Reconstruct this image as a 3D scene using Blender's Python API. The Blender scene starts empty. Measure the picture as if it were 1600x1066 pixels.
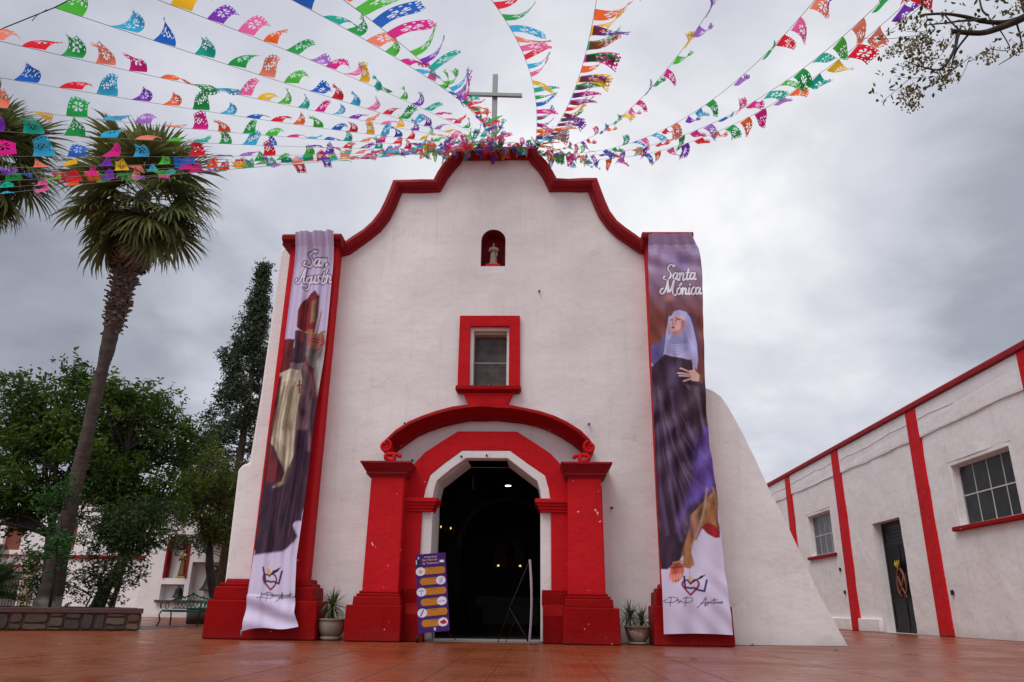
import bpy, bmesh, math, random
import numpy as np
from mathutils import Vector, Matrix, noise, Euler
from mathutils.geometry import delaunay_2d_cdt
random.seed(7); RNG = np.random.default_rng(7)
scene = bpy.context.scene
COL = scene.collection

# ------------------------------------------------------------------ camera
cam_data = bpy.data.cameras.new("camera")
cam = bpy.data.objects.new("camera", cam_data); COL.objects.link(cam)
YAW, PITCH, ROLL = 0.0408289, 0.338248, 0.01335991
fwd = Vector((-math.sin(YAW)*math.cos(PITCH), math.cos(YAW)*math.cos(PITCH), math.sin(PITCH)))
r0 = Vector((math.cos(YAW), math.sin(YAW), 0)); u0 = r0.cross(fwd)
rv = math.cos(ROLL)*r0 + math.sin(ROLL)*u0
uv = math.cos(ROLL)*u0 - math.sin(ROLL)*r0
mw = Matrix((rv, uv, -fwd)).transposed().to_4x4()
mw.translation = Vector((1.11307, -16.0, 0.596656))
cam.matrix_world = mw
cam_data.sensor_width = 36.0; cam_data.lens = 1191.59*36/1600
cam_data.clip_start = 0.05; cam_data.clip_end = 3000
scene.camera = cam

# ------------------------------------------------------------------ sky, sun, exposure
SUN_EL, SUN_ROT = math.radians(58), math.radians(216)
world = bpy.data.worlds.new("World"); scene.world = world; world.use_nodes = True
nt = world.node_tree; nt.nodes.clear()
def N(t, kind, **kw):
    n = t.nodes.new(kind)
    for k, v in kw.items(): setattr(n, k, v)
    return n
def math_node(t, op, a=None, b=None, clamp=False):
    n = N(t, 'ShaderNodeMath', operation=op, use_clamp=clamp)
    for i, v in enumerate((a, b)):
        if v is None: continue
        if isinstance(v, (int, float)): n.inputs[i].default_value = v
        else: t.links.new(v, n.inputs[i])
    return n.outputs[0]
def build_sky():
    t = nt
    out = N(t, 'ShaderNodeOutputWorld'); bg = N(t, 'ShaderNodeBackground'); bg.inputs[1].default_value = 0.1
    sky = N(t, 'ShaderNodeTexSky', sky_type='NISHITA', sun_disc=False, sun_elevation=SUN_EL, sun_rotation=SUN_ROT)
    tc = N(t, 'ShaderNodeTexCoord')
    sep = N(t, 'ShaderNodeSeparateXYZ'); t.links.new(tc.outputs['Generated'], sep.inputs[0])
    # cloud layer seen in perspective: direction / (height + offset)
    den = math_node(t, 'ADD', math_node(t, 'MAXIMUM', sep.outputs[2], 0.0), 0.35)
    cx = math_node(t, 'DIVIDE', sep.outputs[0], den); cy = math_node(t, 'DIVIDE', sep.outputs[1], den)
    cmb = N(t, 'ShaderNodeCombineXYZ'); t.links.new(cx, cmb.inputs[0]); t.links.new(cy, cmb.inputs[1])
    n1 = N(t, 'ShaderNodeTexNoise'); n1.inputs['Scale'].default_value = 1.5; n1.inputs['Detail'].default_value = 6
    n1.inputs['Roughness'].default_value = .5; n1.inputs['Distortion'].default_value = .5
    n2 = N(t, 'ShaderNodeTexNoise'); n2.inputs['Scale'].default_value = 4.2; n2.inputs['Detail'].default_value = 7
    n2.inputs['Roughness'].default_value = .52; n2.inputs['Distortion'].default_value = .3
    t.links.new(cmb.outputs[0], n1.inputs['Vector']); t.links.new(cmb.outputs[0], n2.inputs['Vector'])
    v = math_node(t, 'ADD', math_node(t, 'MULTIPLY', math_node(t, 'SUBTRACT', n1.outputs[0], .5), 1.5),
                  math_node(t, 'MULTIPLY', math_node(t, 'SUBTRACT', n2.outputs[0], .5), .75))
    # broad cloud masses: thin bright banks and heavy grey ones
    nrm = N(t, 'ShaderNodeVectorMath', operation='NORMALIZE'); t.links.new(tc.outputs['Generated'], nrm.inputs[0])
    lobes = [((.225, .885, .400), 50, .28), ((.34, .84, .42), 14, .20), ((-.30, .84, .44), 16, .28), ((-.56, .79, .24), 12, -.42),
             ((.56, .79, .28), 40, -.5), ((.40, .84, .36), 40, .10), ((-.05, .90, .42), 10, .10), ((0.0, .7, .71), 6, -.04), ((.2, -.6, .75), 3, .25)]
    for d, k, a in lobes:
        dp = N(t, 'ShaderNodeVectorMath', operation='DOT_PRODUCT'); t.links.new(nrm.outputs[0], dp.inputs[0])
        dp.inputs[1].default_value = Vector(d).normalized()
        e = math_node(t, 'EXPONENT', math_node(t, 'MULTIPLY', math_node(t, 'SUBTRACT', dp.outputs['Value'], 1.0), float(k)))
        v = math_node(t, 'ADD', v, math_node(t, 'MULTIPLY', e, a))
    v = math_node(t, 'ADD', v, .5)
    ramp = N(t, 'ShaderNodeValToRGB'); cr = ramp.color_ramp
    cr.elements[0].position = 0.0; cr.elements[0].color = (.30, .32, .39, 1)
    cr.elements[1].position = 1.0; cr.elements[1].color = (1.0, 1.0, 1.02, 1)
    for p, c in ((.25, (.40, .42, .49, 1)), (.5, (.60, .62, .70, 1)), (.75, (.76, .77, .83, 1))):
        e = cr.elements.new(p); e.color = c
    t.links.new(v, ramp.inputs[0])
    sc = N(t, 'ShaderNodeVectorMath', operation='SCALE'); sc.inputs['Scale'].default_value = 10.0
    t.links.new(ramp.outputs[0], sc.inputs[0])
    mx = N(t, 'ShaderNodeMix', data_type='RGBA'); mx.inputs[0].default_value = .95
    t.links.new(sky.outputs[0], mx.inputs[6]); t.links.new(sc.outputs[0], mx.inputs[7])
    t.links.new(mx.outputs[2], bg.inputs[0]); t.links.new(bg.outputs[0], out.inputs[0])
build_sky()
sun_data = bpy.data.lights.new("sun", 'SUN'); sun_data.energy = 1.9; sun_data.angle = math.radians(35)
sun_data.color = (1.0, .95, .9)
sun = bpy.data.objects.new("sun", sun_data); COL.objects.link(sun)
az = SUN_ROT  # sun behind the camera, a little to the left
sdir = Vector((math.sin(az)*math.cos(SUN_EL), math.cos(az)*math.cos(SUN_EL), math.sin(SUN_EL)))
sun.rotation_euler = sdir.to_track_quat('Z', 'Y').to_euler()
scene.view_settings.view_transform = 'Standard'; scene.view_settings.look = 'None'
scene.view_settings.exposure = 0.0; scene.view_settings.gamma = 1.0
scene.view_settings.use_curve_mapping = False

# ------------------------------------------------------------------ helpers
def tag(o, label=None, cat=None, group=None, kind=None):
    if label: o['label'] = label
    if cat: o['category'] = cat
    if group: o['group'] = group
    if kind: o['kind'] = kind
    return o
def thing(name, loc, label, cat, group=None):
    o = bpy.data.objects.new(name, None); COL.objects.link(o); o.location = loc
    o.empty_display_size = .2
    return tag(o, label, cat, group)
def origin_of(p):
    v = Vector((0, 0, 0))
    while p is not None: v += p.location; p = p.parent
    return v
def link_mesh(name, me, mat, parent):
    o = bpy.data.objects.new(name, me); COL.objects.link(o)
    if mat is not None:
        for m in (mat if isinstance(mat, (list, tuple)) else [mat]): me.materials.append(m)
    if parent is not None: o.parent = parent
    return o
class MB:
    def __init__(s): s.v = []; s.f = []; s.sm = []
    def add(s, vs, fs, smooth=False):
        b = len(s.v); s.v += [tuple(v) for v in vs]
        for f in fs: s.f.append(tuple(i+b for i in f)); s.sm.append(smooth)
        return s
    def box(s, x0, x1, y0, y1, z0, z1):
        vs = [(x, y, z) for z in (z0, z1) for y in (y0, y1) for x in (x0, x1)]
        return s.add(vs, [(0,2,3,1), (4,5,7,6), (0,1,5,4), (2,6,7,3), (0,4,6,2), (1,3,7,5)])
    def taper(s, b, t, z0, z1):   # b, t = (x0,x1,y0,y1)
        vs = [(b[i], b[2+j], z0) for j in (0, 1) for i in (0, 1)] + [(t[i], t[2+j], z1) for j in (0, 1) for i in (0, 1)]
        return s.add(vs, [(0,2,3,1), (4,5,7,6), (0,1,5,4), (2,6,7,3), (0,4,6,2), (1,3,7,5)])
    def prism(s, poly, d0, d1, frame):
        n = len(poly)
        a = sum(poly[i][0]*poly[(i+1) % n][1]-poly[(i+1) % n][0]*poly[i][1] for i in range(n))
        if a < 0: poly = poly[::-1]
        vs = [frame(p[0], p[1], d0) for p in poly] + [frame(p[0], p[1], d1) for p in poly]
        fs = [tuple(range(n)), tuple(range(2*n-1, n-1, -1))] + [(i, i+n, (i+1) % n+n, (i+1) % n) for i in range(n)]
        return s.add(vs, fs)
    def tube(s, pts, rad, n=8, cap=True, flat=1.0):
        pts = [Vector(p) for p in pts]; m = len(pts)
        if not hasattr(rad, '__len__'): rad = [rad]*m
        vs = []; ref = None
        for i, p in enumerate(pts):
            t = (pts[min(i+1, m-1)]-pts[max(i-1, 0)])
            t = t.normalized() if t.length > 1e-9 else Vector((0, 0, 1))
            if ref is None: ref = t.orthogonal().normalized()
            ref = (ref-t*ref.dot(t)); ref = ref.normalized() if ref.length > 1e-6 else t.orthogonal().normalized()
            b = t.cross(ref)
            for k in range(n):
                a = 2*math.pi*k/n; vs.append(p+ref*math.cos(a)*rad[i]+b*math.sin(a)*rad[i]*flat)
        fs = [(i*n+k, i*n+(k+1) % n, (i+1)*n+(k+1) % n, (i+1)*n+k) for i in range(m-1) for k in range(n)]
        if cap: fs += [tuple(range(n-1, -1, -1)), tuple(range((m-1)*n, m*n))]
        return s.add(vs, fs, True)
    def lathe(s, prof, c=(0, 0, 0), n=20, sq=(1, 1)):
        vs = [(c[0]+r*sq[0]*math.cos(2*math.pi*k/n), c[1]+r*sq[1]*math.sin(2*math.pi*k/n), c[2]+z) for r, z in prof for k in range(n)]
        m = len(prof)
        fs = [(i*n+k, i*n+(k+1) % n, (i+1)*n+(k+1) % n, (i+1)*n+k) for i in range(m-1) for k in range(n)]
        fs += [tuple(range(n-1, -1, -1)), tuple(range((m-1)*n, m*n))]
        return s.add(vs, fs, True)
    def ball(s, c, r, n=10, sc=(1, 1, 1)):
        m = n//2+1
        prof = [(max(math.sin(math.pi*i/m), .02), -math.cos(math.pi*i/m)) for i in range(m+1)]
        vs = [(c[0]+r*sc[0]*a*math.cos(2*math.pi*k/n), c[1]+r*sc[1]*a*math.sin(2*math.pi*k/n), c[2]+r*sc[2]*z) for a, z in prof for k in range(n)]
        fs = [(i*n+k, i*n+(k+1) % n, (i+1)*n+(k+1) % n, (i+1)*n+k) for i in range(m) for k in range(n)]
        return s.add(vs, fs, True)
    def sweep(s, path, prof, frame, smooth=False, wob=0.0, caps=True):
        # path: 2-D points, prof: (n, d) offsets along the path normal and in depth
        m = len(path); k = len(prof); vs = []
        for i, p in enumerate(path):
            a = Vector(path[max(i-1, 0)]); b = Vector(path[min(i+1, m-1)]); p = Vector(p)
            t1 = (p-a).normalized() if i > 0 else (b-p).normalized()
            t2 = (b-p).normalized() if i < m-1 else t1
            n1 = Vector((-t1.y, t1.x)); n2 = Vector((-t2.y, t2.x)); nn = (n1+n2)
            nn = nn.normalized(); sc = 1/max(nn.dot(n1), .5)
            w = 1+wob*noise.noise(Vector((p.x*3, p.y*3, 5)))
            for (o, d) in prof:
                q = p+nn*o*sc*w
                vs.append(frame(q.x, q.y, d*w))
        fs = [(i*k+j, i*k+(j+1) % k, (i+1)*k+(j+1) % k, (i+1)*k+j) for i in range(m-1) for j in range(k)]
        if caps: fs += [tuple(range(k-1, -1, -1)), tuple(range((m-1)*k, m*k))]
        return s.add(vs, fs, smooth)
    def build(s, name, mat, parent=None, bevel=0.0, label=None, wob=0.0):
        me = bpy.data.meshes.new(name)
        o0 = origin_of(parent)
        vs = [(v[0]-o0.x, v[1]-o0.y, v[2]-o0.z) for v in s.v]
        me.from_pydata(vs, [], s.f); me.update()
        me.polygons.foreach_set('use_smooth', s.sm)
        bm = bmesh.new(); bm.from_mesh(me)
        bmesh.ops.recalc_face_normals(bm, faces=bm.faces)
        if bevel:
            es = [e for e in bm.edges if len(e.link_faces) == 2 and e.calc_face_angle(0) > .5]
            bmesh.ops.bevel(bm, geom=es, offset=bevel, segments=2, affect='EDGES', profile=.5, clamp_overlap=True)
        if wob:
            for v in bm.verts:
                w = Vector(v.co)+o0
                v.co += Vector((noise.noise(w*1.3+Vector((9, 0, 0))), noise.noise(w*1.3), noise.noise(w*1.3+Vector((0, 7, 0)))))*wob
        bm.to_mesh(me); bm.free()
        o = link_mesh(name, me, mat, parent)
        if label: o['label'] = label
        return o
def FY(y0=0.0): return lambda a, b, d: (a, y0+d, b)
def FX(x0=0.0): return lambda a, b, d: (x0+d, a, b)
def subdiv(poly, step):
    out = []
    for i, p in enumerate(poly):
        q = poly[(i+1) % len(poly)]; L = math.dist(p, q); n = max(1, int(L/step))
        out += [(p[0]+(q[0]-p[0])*k/n, p[1]+(q[1]-p[1])*k/n) for k in range(n)]
    return out
def inside(p, poly):
    c = False; n = len(poly)
    for i in range(n):
        a, b = poly[i], poly[i-1]
        if (a[1] > p[1]) != (b[1] > p[1]) and p[0] < (b[0]-a[0])*(p[1]-a[1])/(b[1]-a[1])+a[0]: c = not c
    return c
def plate(name, outline, holes, frame, thick, mat, parent, step=.3, amp=.012, seed=0, hole_depth=None, seg=.3):
    """a wall with real openings: undulating front face, reveals and a flat back"""
    loops = [subdiv(outline, seg)]+[subdiv(h, seg) for h in holes]
    vs = []; es = []; rng = random.Random(seed); idx = []
    for lp in loops:
        b = len(vs); vs += lp; n = len(lp); es += [(b+i, b+(i+1) % n) for i in range(n)]; idx.append((b, n))
    xs = [p[0] for p in outline]; ys = [p[1] for p in outline]
    x = min(xs)+step*.5
    while x < max(xs):
        y = min(ys)+step*.5
        while y < max(ys):
            p = (x+rng.uniform(-.3, .3)*step, y+rng.uniform(-.3, .3)*step)
            if inside(p, outline) and not any(inside(p, h) for h in holes) and min(min((p[0]-q[0])**2+(p[1]-q[1])**2 for q in lp) for lp in loops) > (step*.4)**2:
                vs.append(p)
            y += step
        x += step
    ov, oe, of, *_ = delaunay_2d_cdt([Vector(v) for v in vs], es, [], 0, 1e-5)
    def keep(f):
        c = sum((ov[i] for i in f), Vector((0, 0)))/len(f)
        return inside(c, outline) and not any(inside(c, h) for h in holes)
    of = [f for f in of if keep(f)]
    def dz(p): return amp*(noise.noise(Vector((p[0]*.9, p[1]*.9, seed)))*1.4+noise.noise(Vector((p[0]*2.6, p[1]*3.4, seed+3)))*.6)
    mb = MB()
    mb.add([frame(v.x, v.y, dz(v)) for v in ov], of, True)
    for j, lp in enumerate(loops):
        n = len(lp); dd = thick if (j == 0 or hole_depth is None) else hole_depth[j-1]
        mb.add([frame(p[0], p[1], dz(p)) for p in lp]+[frame(p[0], p[1], dd) for p in lp], [(i, (i+1) % n, (i+1) % n+n, i+n) for i in range(n)], False)
    mb.add([frame(v.x, v.y, thick) for v in ov], of, False) if hole_depth is None else None
    me = bpy.data.meshes.new(name); o0 = origin_of(parent)
    me.from_pydata([(v[0]-o0.x, v[1]-o0.y, v[2]-o0.z) for v in mb.v], [], mb.f); me.update()
    me.polygons.foreach_set('use_smooth', mb.sm)
    bm = bmesh.new(); bm.from_mesh(me); bmesh.ops.remove_doubles(bm, verts=bm.verts, dist=1e-4)
    bmesh.ops.recalc_face_normals(bm, faces=bm.faces)
    for e in bm.edges:
        if len(e.link_faces) == 2 and e.calc_face_angle(0) > .6: e.smooth = False
    bm.to_mesh(me); bm.free()
    return link_mesh(name, me, mat, parent)
def fast_mesh(name, co, faces, mat, parent, rnd=None, col=None, smooth=False):
    co = np.asarray(co, dtype=np.float32); faces = np.asarray(faces, dtype=np.int32)
    me = bpy.data.meshes.new(name); k = faces.shape[1]; m = len(faces)
    o0 = origin_of(parent); co = co-np.array([o0.x, o0.y, o0.z], dtype=np.float32)
    me.vertices.add(len(co)); me.vertices.foreach_set('co', co.ravel())
    me.loops.add(m*k); me.loops.foreach_set('vertex_index', faces.ravel())
    me.polygons.add(m); me.polygons.foreach_set('loop_start', np.arange(0, m*k, k, dtype=np.int32))
    me.polygons.foreach_set('loop_total', np.full(m, k, dtype=np.int32))
    me.update(calc_edges=True)
    me.polygons.foreach_set('use_smooth', np.full(m, smooth))
    if rnd is not None:
        a = me.attributes.new('rnd', 'FLOAT', 'FACE'); a.data.foreach_set('value', np.asarray(rnd, dtype=np.float32))
    if col is not None:
        a = me.attributes.new('Col', 'FLOAT_COLOR', 'POINT')
        c4 = np.ones((len(co), 4), dtype=np.float32); c4[:, :3] = col; a.data.foreach_set('color', c4.ravel())
    return link_mesh(name, me, mat, parent)
def copy_children(src, dst):
    for ch in list(src.children):
        c = ch.copy(); COL.objects.link(c); c.parent = dst
        for g in list(ch.children):
            d = g.copy(); COL.objects.link(d); d.parent = c
def arc(cx, cy, r, a0, a1, n, ry=None):
    ry = r if ry is None else ry
    return [(cx+r*math.cos(math.radians(a0+(a1-a0)*i/n)), cy+ry*math.sin(math.radians(a0+(a1-a0)*i/n))) for i in range(n+1)]

# ------------------------------------------------------------------ materials
MT = {}
def new_mat(name):
    m = bpy.data.materials.new(name); m.use_nodes = True
    t = m.node_tree; b = t.nodes['Principled BSDF']; MT[name] = m
    return m, t, b
def coords(t, scale=(1, 1, 1)):
    g = N(t, 'ShaderNodeNewGeometry'); mp = N(t, 'ShaderNodeMapping'); mp.inputs['Scale'].default_value = scale
    t.links.new(g.outputs['Position'], mp.inputs[0]); return mp.outputs[0]
def noise_tex(t, vec, scale, detail=4, rough=.55, dist=0):
    n = N(t, 'ShaderNodeTexNoise'); n.inputs['Scale'].default_value = scale; n.inputs['Detail'].default_value = detail
    n.inputs['Roughness'].default_value = rough; n.inputs['Distortion'].default_value = dist
    t.links.new(vec, n.inputs['Vector']); return n.outputs[0]
def ramp2(t, fac, p0, p1, c0=(0, 0, 0, 1), c1=(1, 1, 1, 1)):
    r = N(t, 'ShaderNodeValToRGB'); r.color_ramp.elements[0].position = p0; r.color_ramp.elements[1].position = p1
    r.color_ramp.elements[0].color = c0; r.color_ramp.elements[1].color = c1
    t.links.new(fac, r.inputs[0]); return r.outputs[0]
def mixc(t, fac, a, b, mode='MIX'):
    n = N(t, 'ShaderNodeMix', data_type='RGBA', blend_type=mode)
    for i, v in ((0, fac), (6, a), (7, b)):
        if isinstance(v, (int, float)): n.inputs[i].default_value = v
        elif isinstance(v, tuple): n.inputs[i].default_value = v if len(v) == 4 else (*v, 1)
        else: t.links.new(v, n.inputs[i])
    return n.outputs[2]
def bump(t, b, h, strength, dist):
    n = N(t, 'ShaderNodeBump'); n.inputs['Strength'].default_value = strength; n.inputs['Distance'].default_value = dist
    t.links.new(h, n.inputs['Height']); t.links.new(n.outputs[0], b.inputs['Normal'])
def plaster(name, col, stain=(.55, .5, .47), rough=.85, chips=0.0, bumps=.5, chipcol=(.75, .7, .68), stain_amt=.35, spec=.3):
    m, t, b = new_mat(name)
    v = coords(t); vs = coords(t, (.55, .55, 1.0)); vv = coords(t, (3.0, 3.0, .25))
    n1 = noise_tex(t, v, .7, 5, .6); n2 = noise_tex(t, v, 14, 6, .6); n3 = noise_tex(t, vs, 3.2, 5, .6); n4 = noise_tex(t, vv, 1.6, 4, .6)
    c = mixc(t, math_node(t, 'MULTIPLY', ramp2(t, n1, .42, .75), stain_amt), (*col, 1), (*[a*s/.62 for a, s in zip(col, stain)], 1))
    c = mixc(t, math_node(t, 'MULTIPLY', ramp2(t, n4, .55, .8), stain_amt*.6), c, (*[a*s*1.15 for a, s in zip(col, stain)], 1))
    c = mixc(t, math_node(t, 'MULTIPLY', math_node(t, 'SUBTRACT', n2, .5), .5), c, (*[min(1, a*1.25) for a in col], 1))
    # rain streaks and hairline cracks
    n6 = noise_tex(t, coords(t, (7.0, 7.0, .30)), 1.3, 5, .65)
    c = mixc(t, math_node(t, 'MULTIPLY', ramp2(t, n6, .56, .80), stain_amt*.75), c, (*[a*s for a, s in zip(col, (.62, .58, .55))], 1))
    vo = N(t, 'ShaderNodeTexVoronoi', feature='DISTANCE_TO_EDGE'); vo.inputs['Scale'].default_value = .55
    wv = N(t, 'ShaderNodeVectorMath', operation='ADD'); nz_ = N(t, 'ShaderNodeTexNoise'); nz_.inputs['Scale'].default_value = 2.2; nz_.inputs['Detail'].default_value = 6
    t.links.new(v, nz_.inputs['Vector']); sc_ = N(t, 'ShaderNodeVectorMath', operation='SCALE'); sc_.inputs['Scale'].default_value = .7
    t.links.new(nz_.outputs['Color'], sc_.inputs[0]); t.links.new(v, wv.inputs[0]); t.links.new(sc_.outputs[0], wv.inputs[1]); t.links.new(wv.outputs[0], vo.inputs['Vector'])
    crack = math_node(t, 'MULTIPLY', ramp2(t, vo.outputs['Distance'], .003, .010, (1, 1, 1, 1), (0, 0, 0, 1)), ramp2(t, n1, .52, .60))
    c = mixc(t, math_node(t, 'MULTIPLY', crack, .22), c, (*[a*.5 for a in col], 1))
    # grime creeping up from the foot of the wall
    sp = N(t, 'ShaderNodeSeparateXYZ'); t.links.new(v, sp.inputs[0])
    low = ramp2(t, math_node(t, 'ADD', sp.outputs[2], math_node(t, 'MULTIPLY', n1, .35)), .12, .45, (1, 1, 1, 1), (0, 0, 0, 1))
    c = mixc(t, math_node(t, 'MULTIPLY', low, .38), c, (*[a*.5+.02 for a in col], 1))
    if chips:
        nc = noise_tex(t, v, 9.0, 3, .5); nd = noise_tex(t, v, 2.3, 2, .5)
        msk = math_node(t, 'MULTIPLY', ramp2(t, nc, .735-chips*.02, .745-chips*.02), ramp2(t, nd, .5, .56))
        c = mixc(t, msk, c, (*chipcol, 1))
    t.links.new(c, b.inputs['Base Color'])
    b.inputs['Roughness'].default_value = rough; b.inputs['Specular IOR Level'].default_value = spec
    n8 = noise_tex(t, v, 1.6, 3, .5)
    h = math_node(t, 'ADD', math_node(t, 'MULTIPLY', n8, 2.2), math_node(t, 'ADD', math_node(t, 'MULTIPLY', n3, .8), math_node(t, 'MULTIPLY', n2, .25)))
    bump(t, b, h, bumps, .035)
    return m
plaster('white_stucco', (.80, .785, .785), bumps=.42)
plaster('white_stucco_b', (.80, .787, .79), bumps=.45, stain_amt=.5)
plaster('red_paint', (.56, .010, .016), stain=(.5, .4, .4), chips=.35, bumps=.6, rough=.65, stain_amt=.75, spec=.12)
plaster('deep_red_paint', (.29, .003, .004), stain=(.5, .4, .4), chips=.8, bumps=.5, rough=.55, stain_amt=.75, spec=.08)
plaster('shaded_maroon_trim', (.27, .008, .013), stain=(.42, .4, .4), chips=0, bumps=.6, rough=.65, spec=.2)  # red darkened for shade on down-facing cornices and rims; shrine arches dark red
plaster('niche_red', (.22, .012, .016), bumps=.4)
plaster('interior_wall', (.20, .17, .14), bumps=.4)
plaster('concrete', (.30, .27, .25), bumps=.6)
plaster('statue_stone', (.34, .26, .23), bumps=.7)
plaster('beige_stone', (.45, .33, .24), bumps=.5)
def simple(name, col, rough=.5, metal=0.0, nscale=20, namt=.25, b_amt=.2, spec=.5):
    m, t, b = new_mat(name); v = coords(t); n = noise_tex(t, v, nscale, 4, .6)
    c = mixc(t, math_node(t, 'MULTIPLY', n, namt*2), (*col, 1), (*[a*.45 for a in col], 1))
    t.links.new(c, b.inputs['Base Color']); b.inputs['Roughness'].default_value = rough; b.inputs['Metallic'].default_value = metal
    b.inputs['Specular IOR Level'].default_value = spec
    bump(t, b, n, b_amt, .01); return m
simple('black_iron', (.008, .007, .008), .55, 0, 30, .3, .2, .3)
simple('grey_metal', (.28, .28, .27), .45, .6, 12, .3)
simple('white_frame', (.62, .60, .58), .5)
simple('wood_orange', (.42, .19, .05), .5, 0, 8)
simple('green_iron', (.01, .16, .11), .35, 0, 18, .35)
simple('bronze', (.055, .06, .05), .45, .5, 25, .4)
simple('gold', (.22, .13, .03), .35, .6, 25, .3)
simple('terracotta', (.30, .19, .14), .75, 0, 12, .4)
simple('pot_grey', (.33, .27, .22), .85, 0, 10, .4)
simple('soil', (.03, .02, .014), .95, 0, 40, .4, .8)
simple('rope', (.35, .33, .33), .7)
simple('cable', (.02, .02, .022), .6)
simple('coping_red', (.115, .045, .042), .6, 0, 9, .5, .5)
simple('dark_floor', (.05, .045, .04), .35, 0, 6, .4)
simple('altar_cloth', (.45, .45, .47), .8)
simple('brown_decor', (.22, .07, .03), .5)
simple('yellow_decor', (.55, .38, .03), .5)
simple('purple_ribbon', (.16, .06, .25), .6)
simple('dark_red_window', (.22, .05, .03), .5)
simple('berry', (.26, .20, .05), .4, 0, 60, .5)
simple('leaf_litter', (.10, .05, .015), .7)
def glassy(name, col, rough=.12):
    m, t, b = new_mat(name); v = coords(t); n = noise_tex(t, v, 3, 3)
    c = mixc(t, ramp2(t, n, .35, .7), (*col, 1), (*[a*1.8 for a in col], 1))
    t.links.new(c, b.inputs['Base Color']); b.inputs['Roughness'].default_value = rough
    b.inputs['Specular IOR Level'].default_value = .2; return m
glassy('dark_glass', (.016, .020, .021), .2); glassy('grey_glass', (.06, .068, .075), .3); glassy('black_glass', (.004, .004, .005), .4)
m_, t_, b_ = new_mat('window_mesh')      # dusty insect screen behind the iron bar
v_ = coords(t_); c_ = mixc(t_, ramp2(t_, noise_tex(t_, v_, 5, 6, .7), .35, .7), (.035, .03, .03, 1), (.12, .10, .10, 1))
t_.links.new(c_, b_.inputs['Base Color']); b_.inputs['Roughness'].default_value = .6
for nm, cc, st in (('lamp_warm', (1, .72, .22, 1), 1.3), ('lamp_white', (1, .97, .9, 1), 5.0)):
    m_, t_, b_ = new_mat(nm); b_.inputs['Emission Color'].default_value = cc; b_.inputs['Emission Strength'].default_value = st
    b_.inputs['Base Color'].default_value = (.8, .8, .8, 1)
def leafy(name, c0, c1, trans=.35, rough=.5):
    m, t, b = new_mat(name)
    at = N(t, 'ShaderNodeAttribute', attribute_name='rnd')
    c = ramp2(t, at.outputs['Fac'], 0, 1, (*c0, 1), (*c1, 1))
    t.links.new(c, b.inputs['Base Color']); b.inputs['Roughness'].default_value = rough; b.inputs['Specular IOR Level'].default_value = .35
    tr = N(t, 'ShaderNodeBsdfTranslucent'); t.links.new(c, tr.inputs[0]); mx = N(t, 'ShaderNodeMixShader'); mx.inputs[0].default_value = trans
    out = t.nodes['Material Output']; t.links.new(b.outputs[0], mx.inputs[1]); t.links.new(tr.outputs[0], mx.inputs[2]); t.links.new(mx.outputs[0], out.inputs[0])
    return m
leafy('leaf_green', (.02, .045, .005), (.14, .235, .03), .45); leafy('leaf_dark', (.014, .036, .008), (.07, .12, .025))
leafy('leaf_yellow', (.03, .06, .005), (.19, .23, .02)); leafy('cypress_leaf', (.02, .036, .016), (.085, .115, .055), .2)
leafy('leaf_bright', (.02, .075, .015), (.05, .17, .03)); leafy('palm_leaf', (.025, .04, .012), (.22, .25, .08), .3)
leafy('palm_dead', (.05, .028, .016), (.17, .10, .06), .1); leafy('yucca_leaf', (.03, .06, .02), (.14, .18, .07), .2)
leafy('chinaberry_leaf', (.03, .05, .01), (.13, .13, .03), .3)
def bark(name, c0, c1, ring=0.0, whitewash=None):
    m, t, b = new_mat(name); v = coords(t, (1, 1, .35)); vr = coords(t, (.25, .25, 1))
    n = noise_tex(t, v, 12, 6, .65); r = noise_tex(t, vr, 9, 4, .6)
    h = math_node(t, 'ADD', math_node(t, 'MULTIPLY', n, 1-ring), math_node(t, 'MULTIPLY', r, ring))
    c = mixc(t, ramp2(t, h, .35, .65), (*c0, 1), (*c1, 1))
    if whitewash:
        g = N(t, 'ShaderNodeNewGeometry'); sp = N(t, 'ShaderNodeSeparateXYZ'); t.links.new(g.outputs[0], sp.inputs[0])
        k = math_node(t, 'ADD', sp.outputs[2], math_node(t, 'MULTIPLY', noise_tex(t, coords(t), 5, 4), .5))
        c = mixc(t, ramp2(t, math_node(t, 'DIVIDE', k, 3.0), whitewash/3-.02, whitewash/3+.02, (1, 1, 1, 1), (0, 0, 0, 1)), c, (.27, .23, .19, 1))
    t.links.new(c, b.inputs['Base Color']); b.inputs['Roughness'].default_value = .9; bump(t, b, h, .8, .05); return m
bark('palm_bark', (.035, .022, .018), (.11, .075, .06), .6); bark('palm_bark_low', (.024, .016, .014), (.085, .058, .048), .5, .93)
bark('palm_boots', (.035, .022, .016), (.17, .115, .085), .2); bark('bark_dark', (.015, .011, .010), (.05, .036, .03), .1); bark('bark_cyp', (.05, .035, .025), (.1, .07, .05))
FLAGCOL = {'magenta': (.72, .02, .27), 'pink': (.85, .14, .38), 'red': (.74, .02, .04), 'orange': (.88, .14, .025), 'yellow': (.88, .52, .02),
           'green': (.02, .38, .08), 'lime': (.08, .52, .05), 'sky_blue': (.04, .45, .74), 'blue': (.015, .13, .55), 'purple': (.22, .04, .50),
           'lilac': (.40, .17, .60), 'teal': (.015, .42, .32), 'salmon': (.88, .25, .16)}
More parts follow.
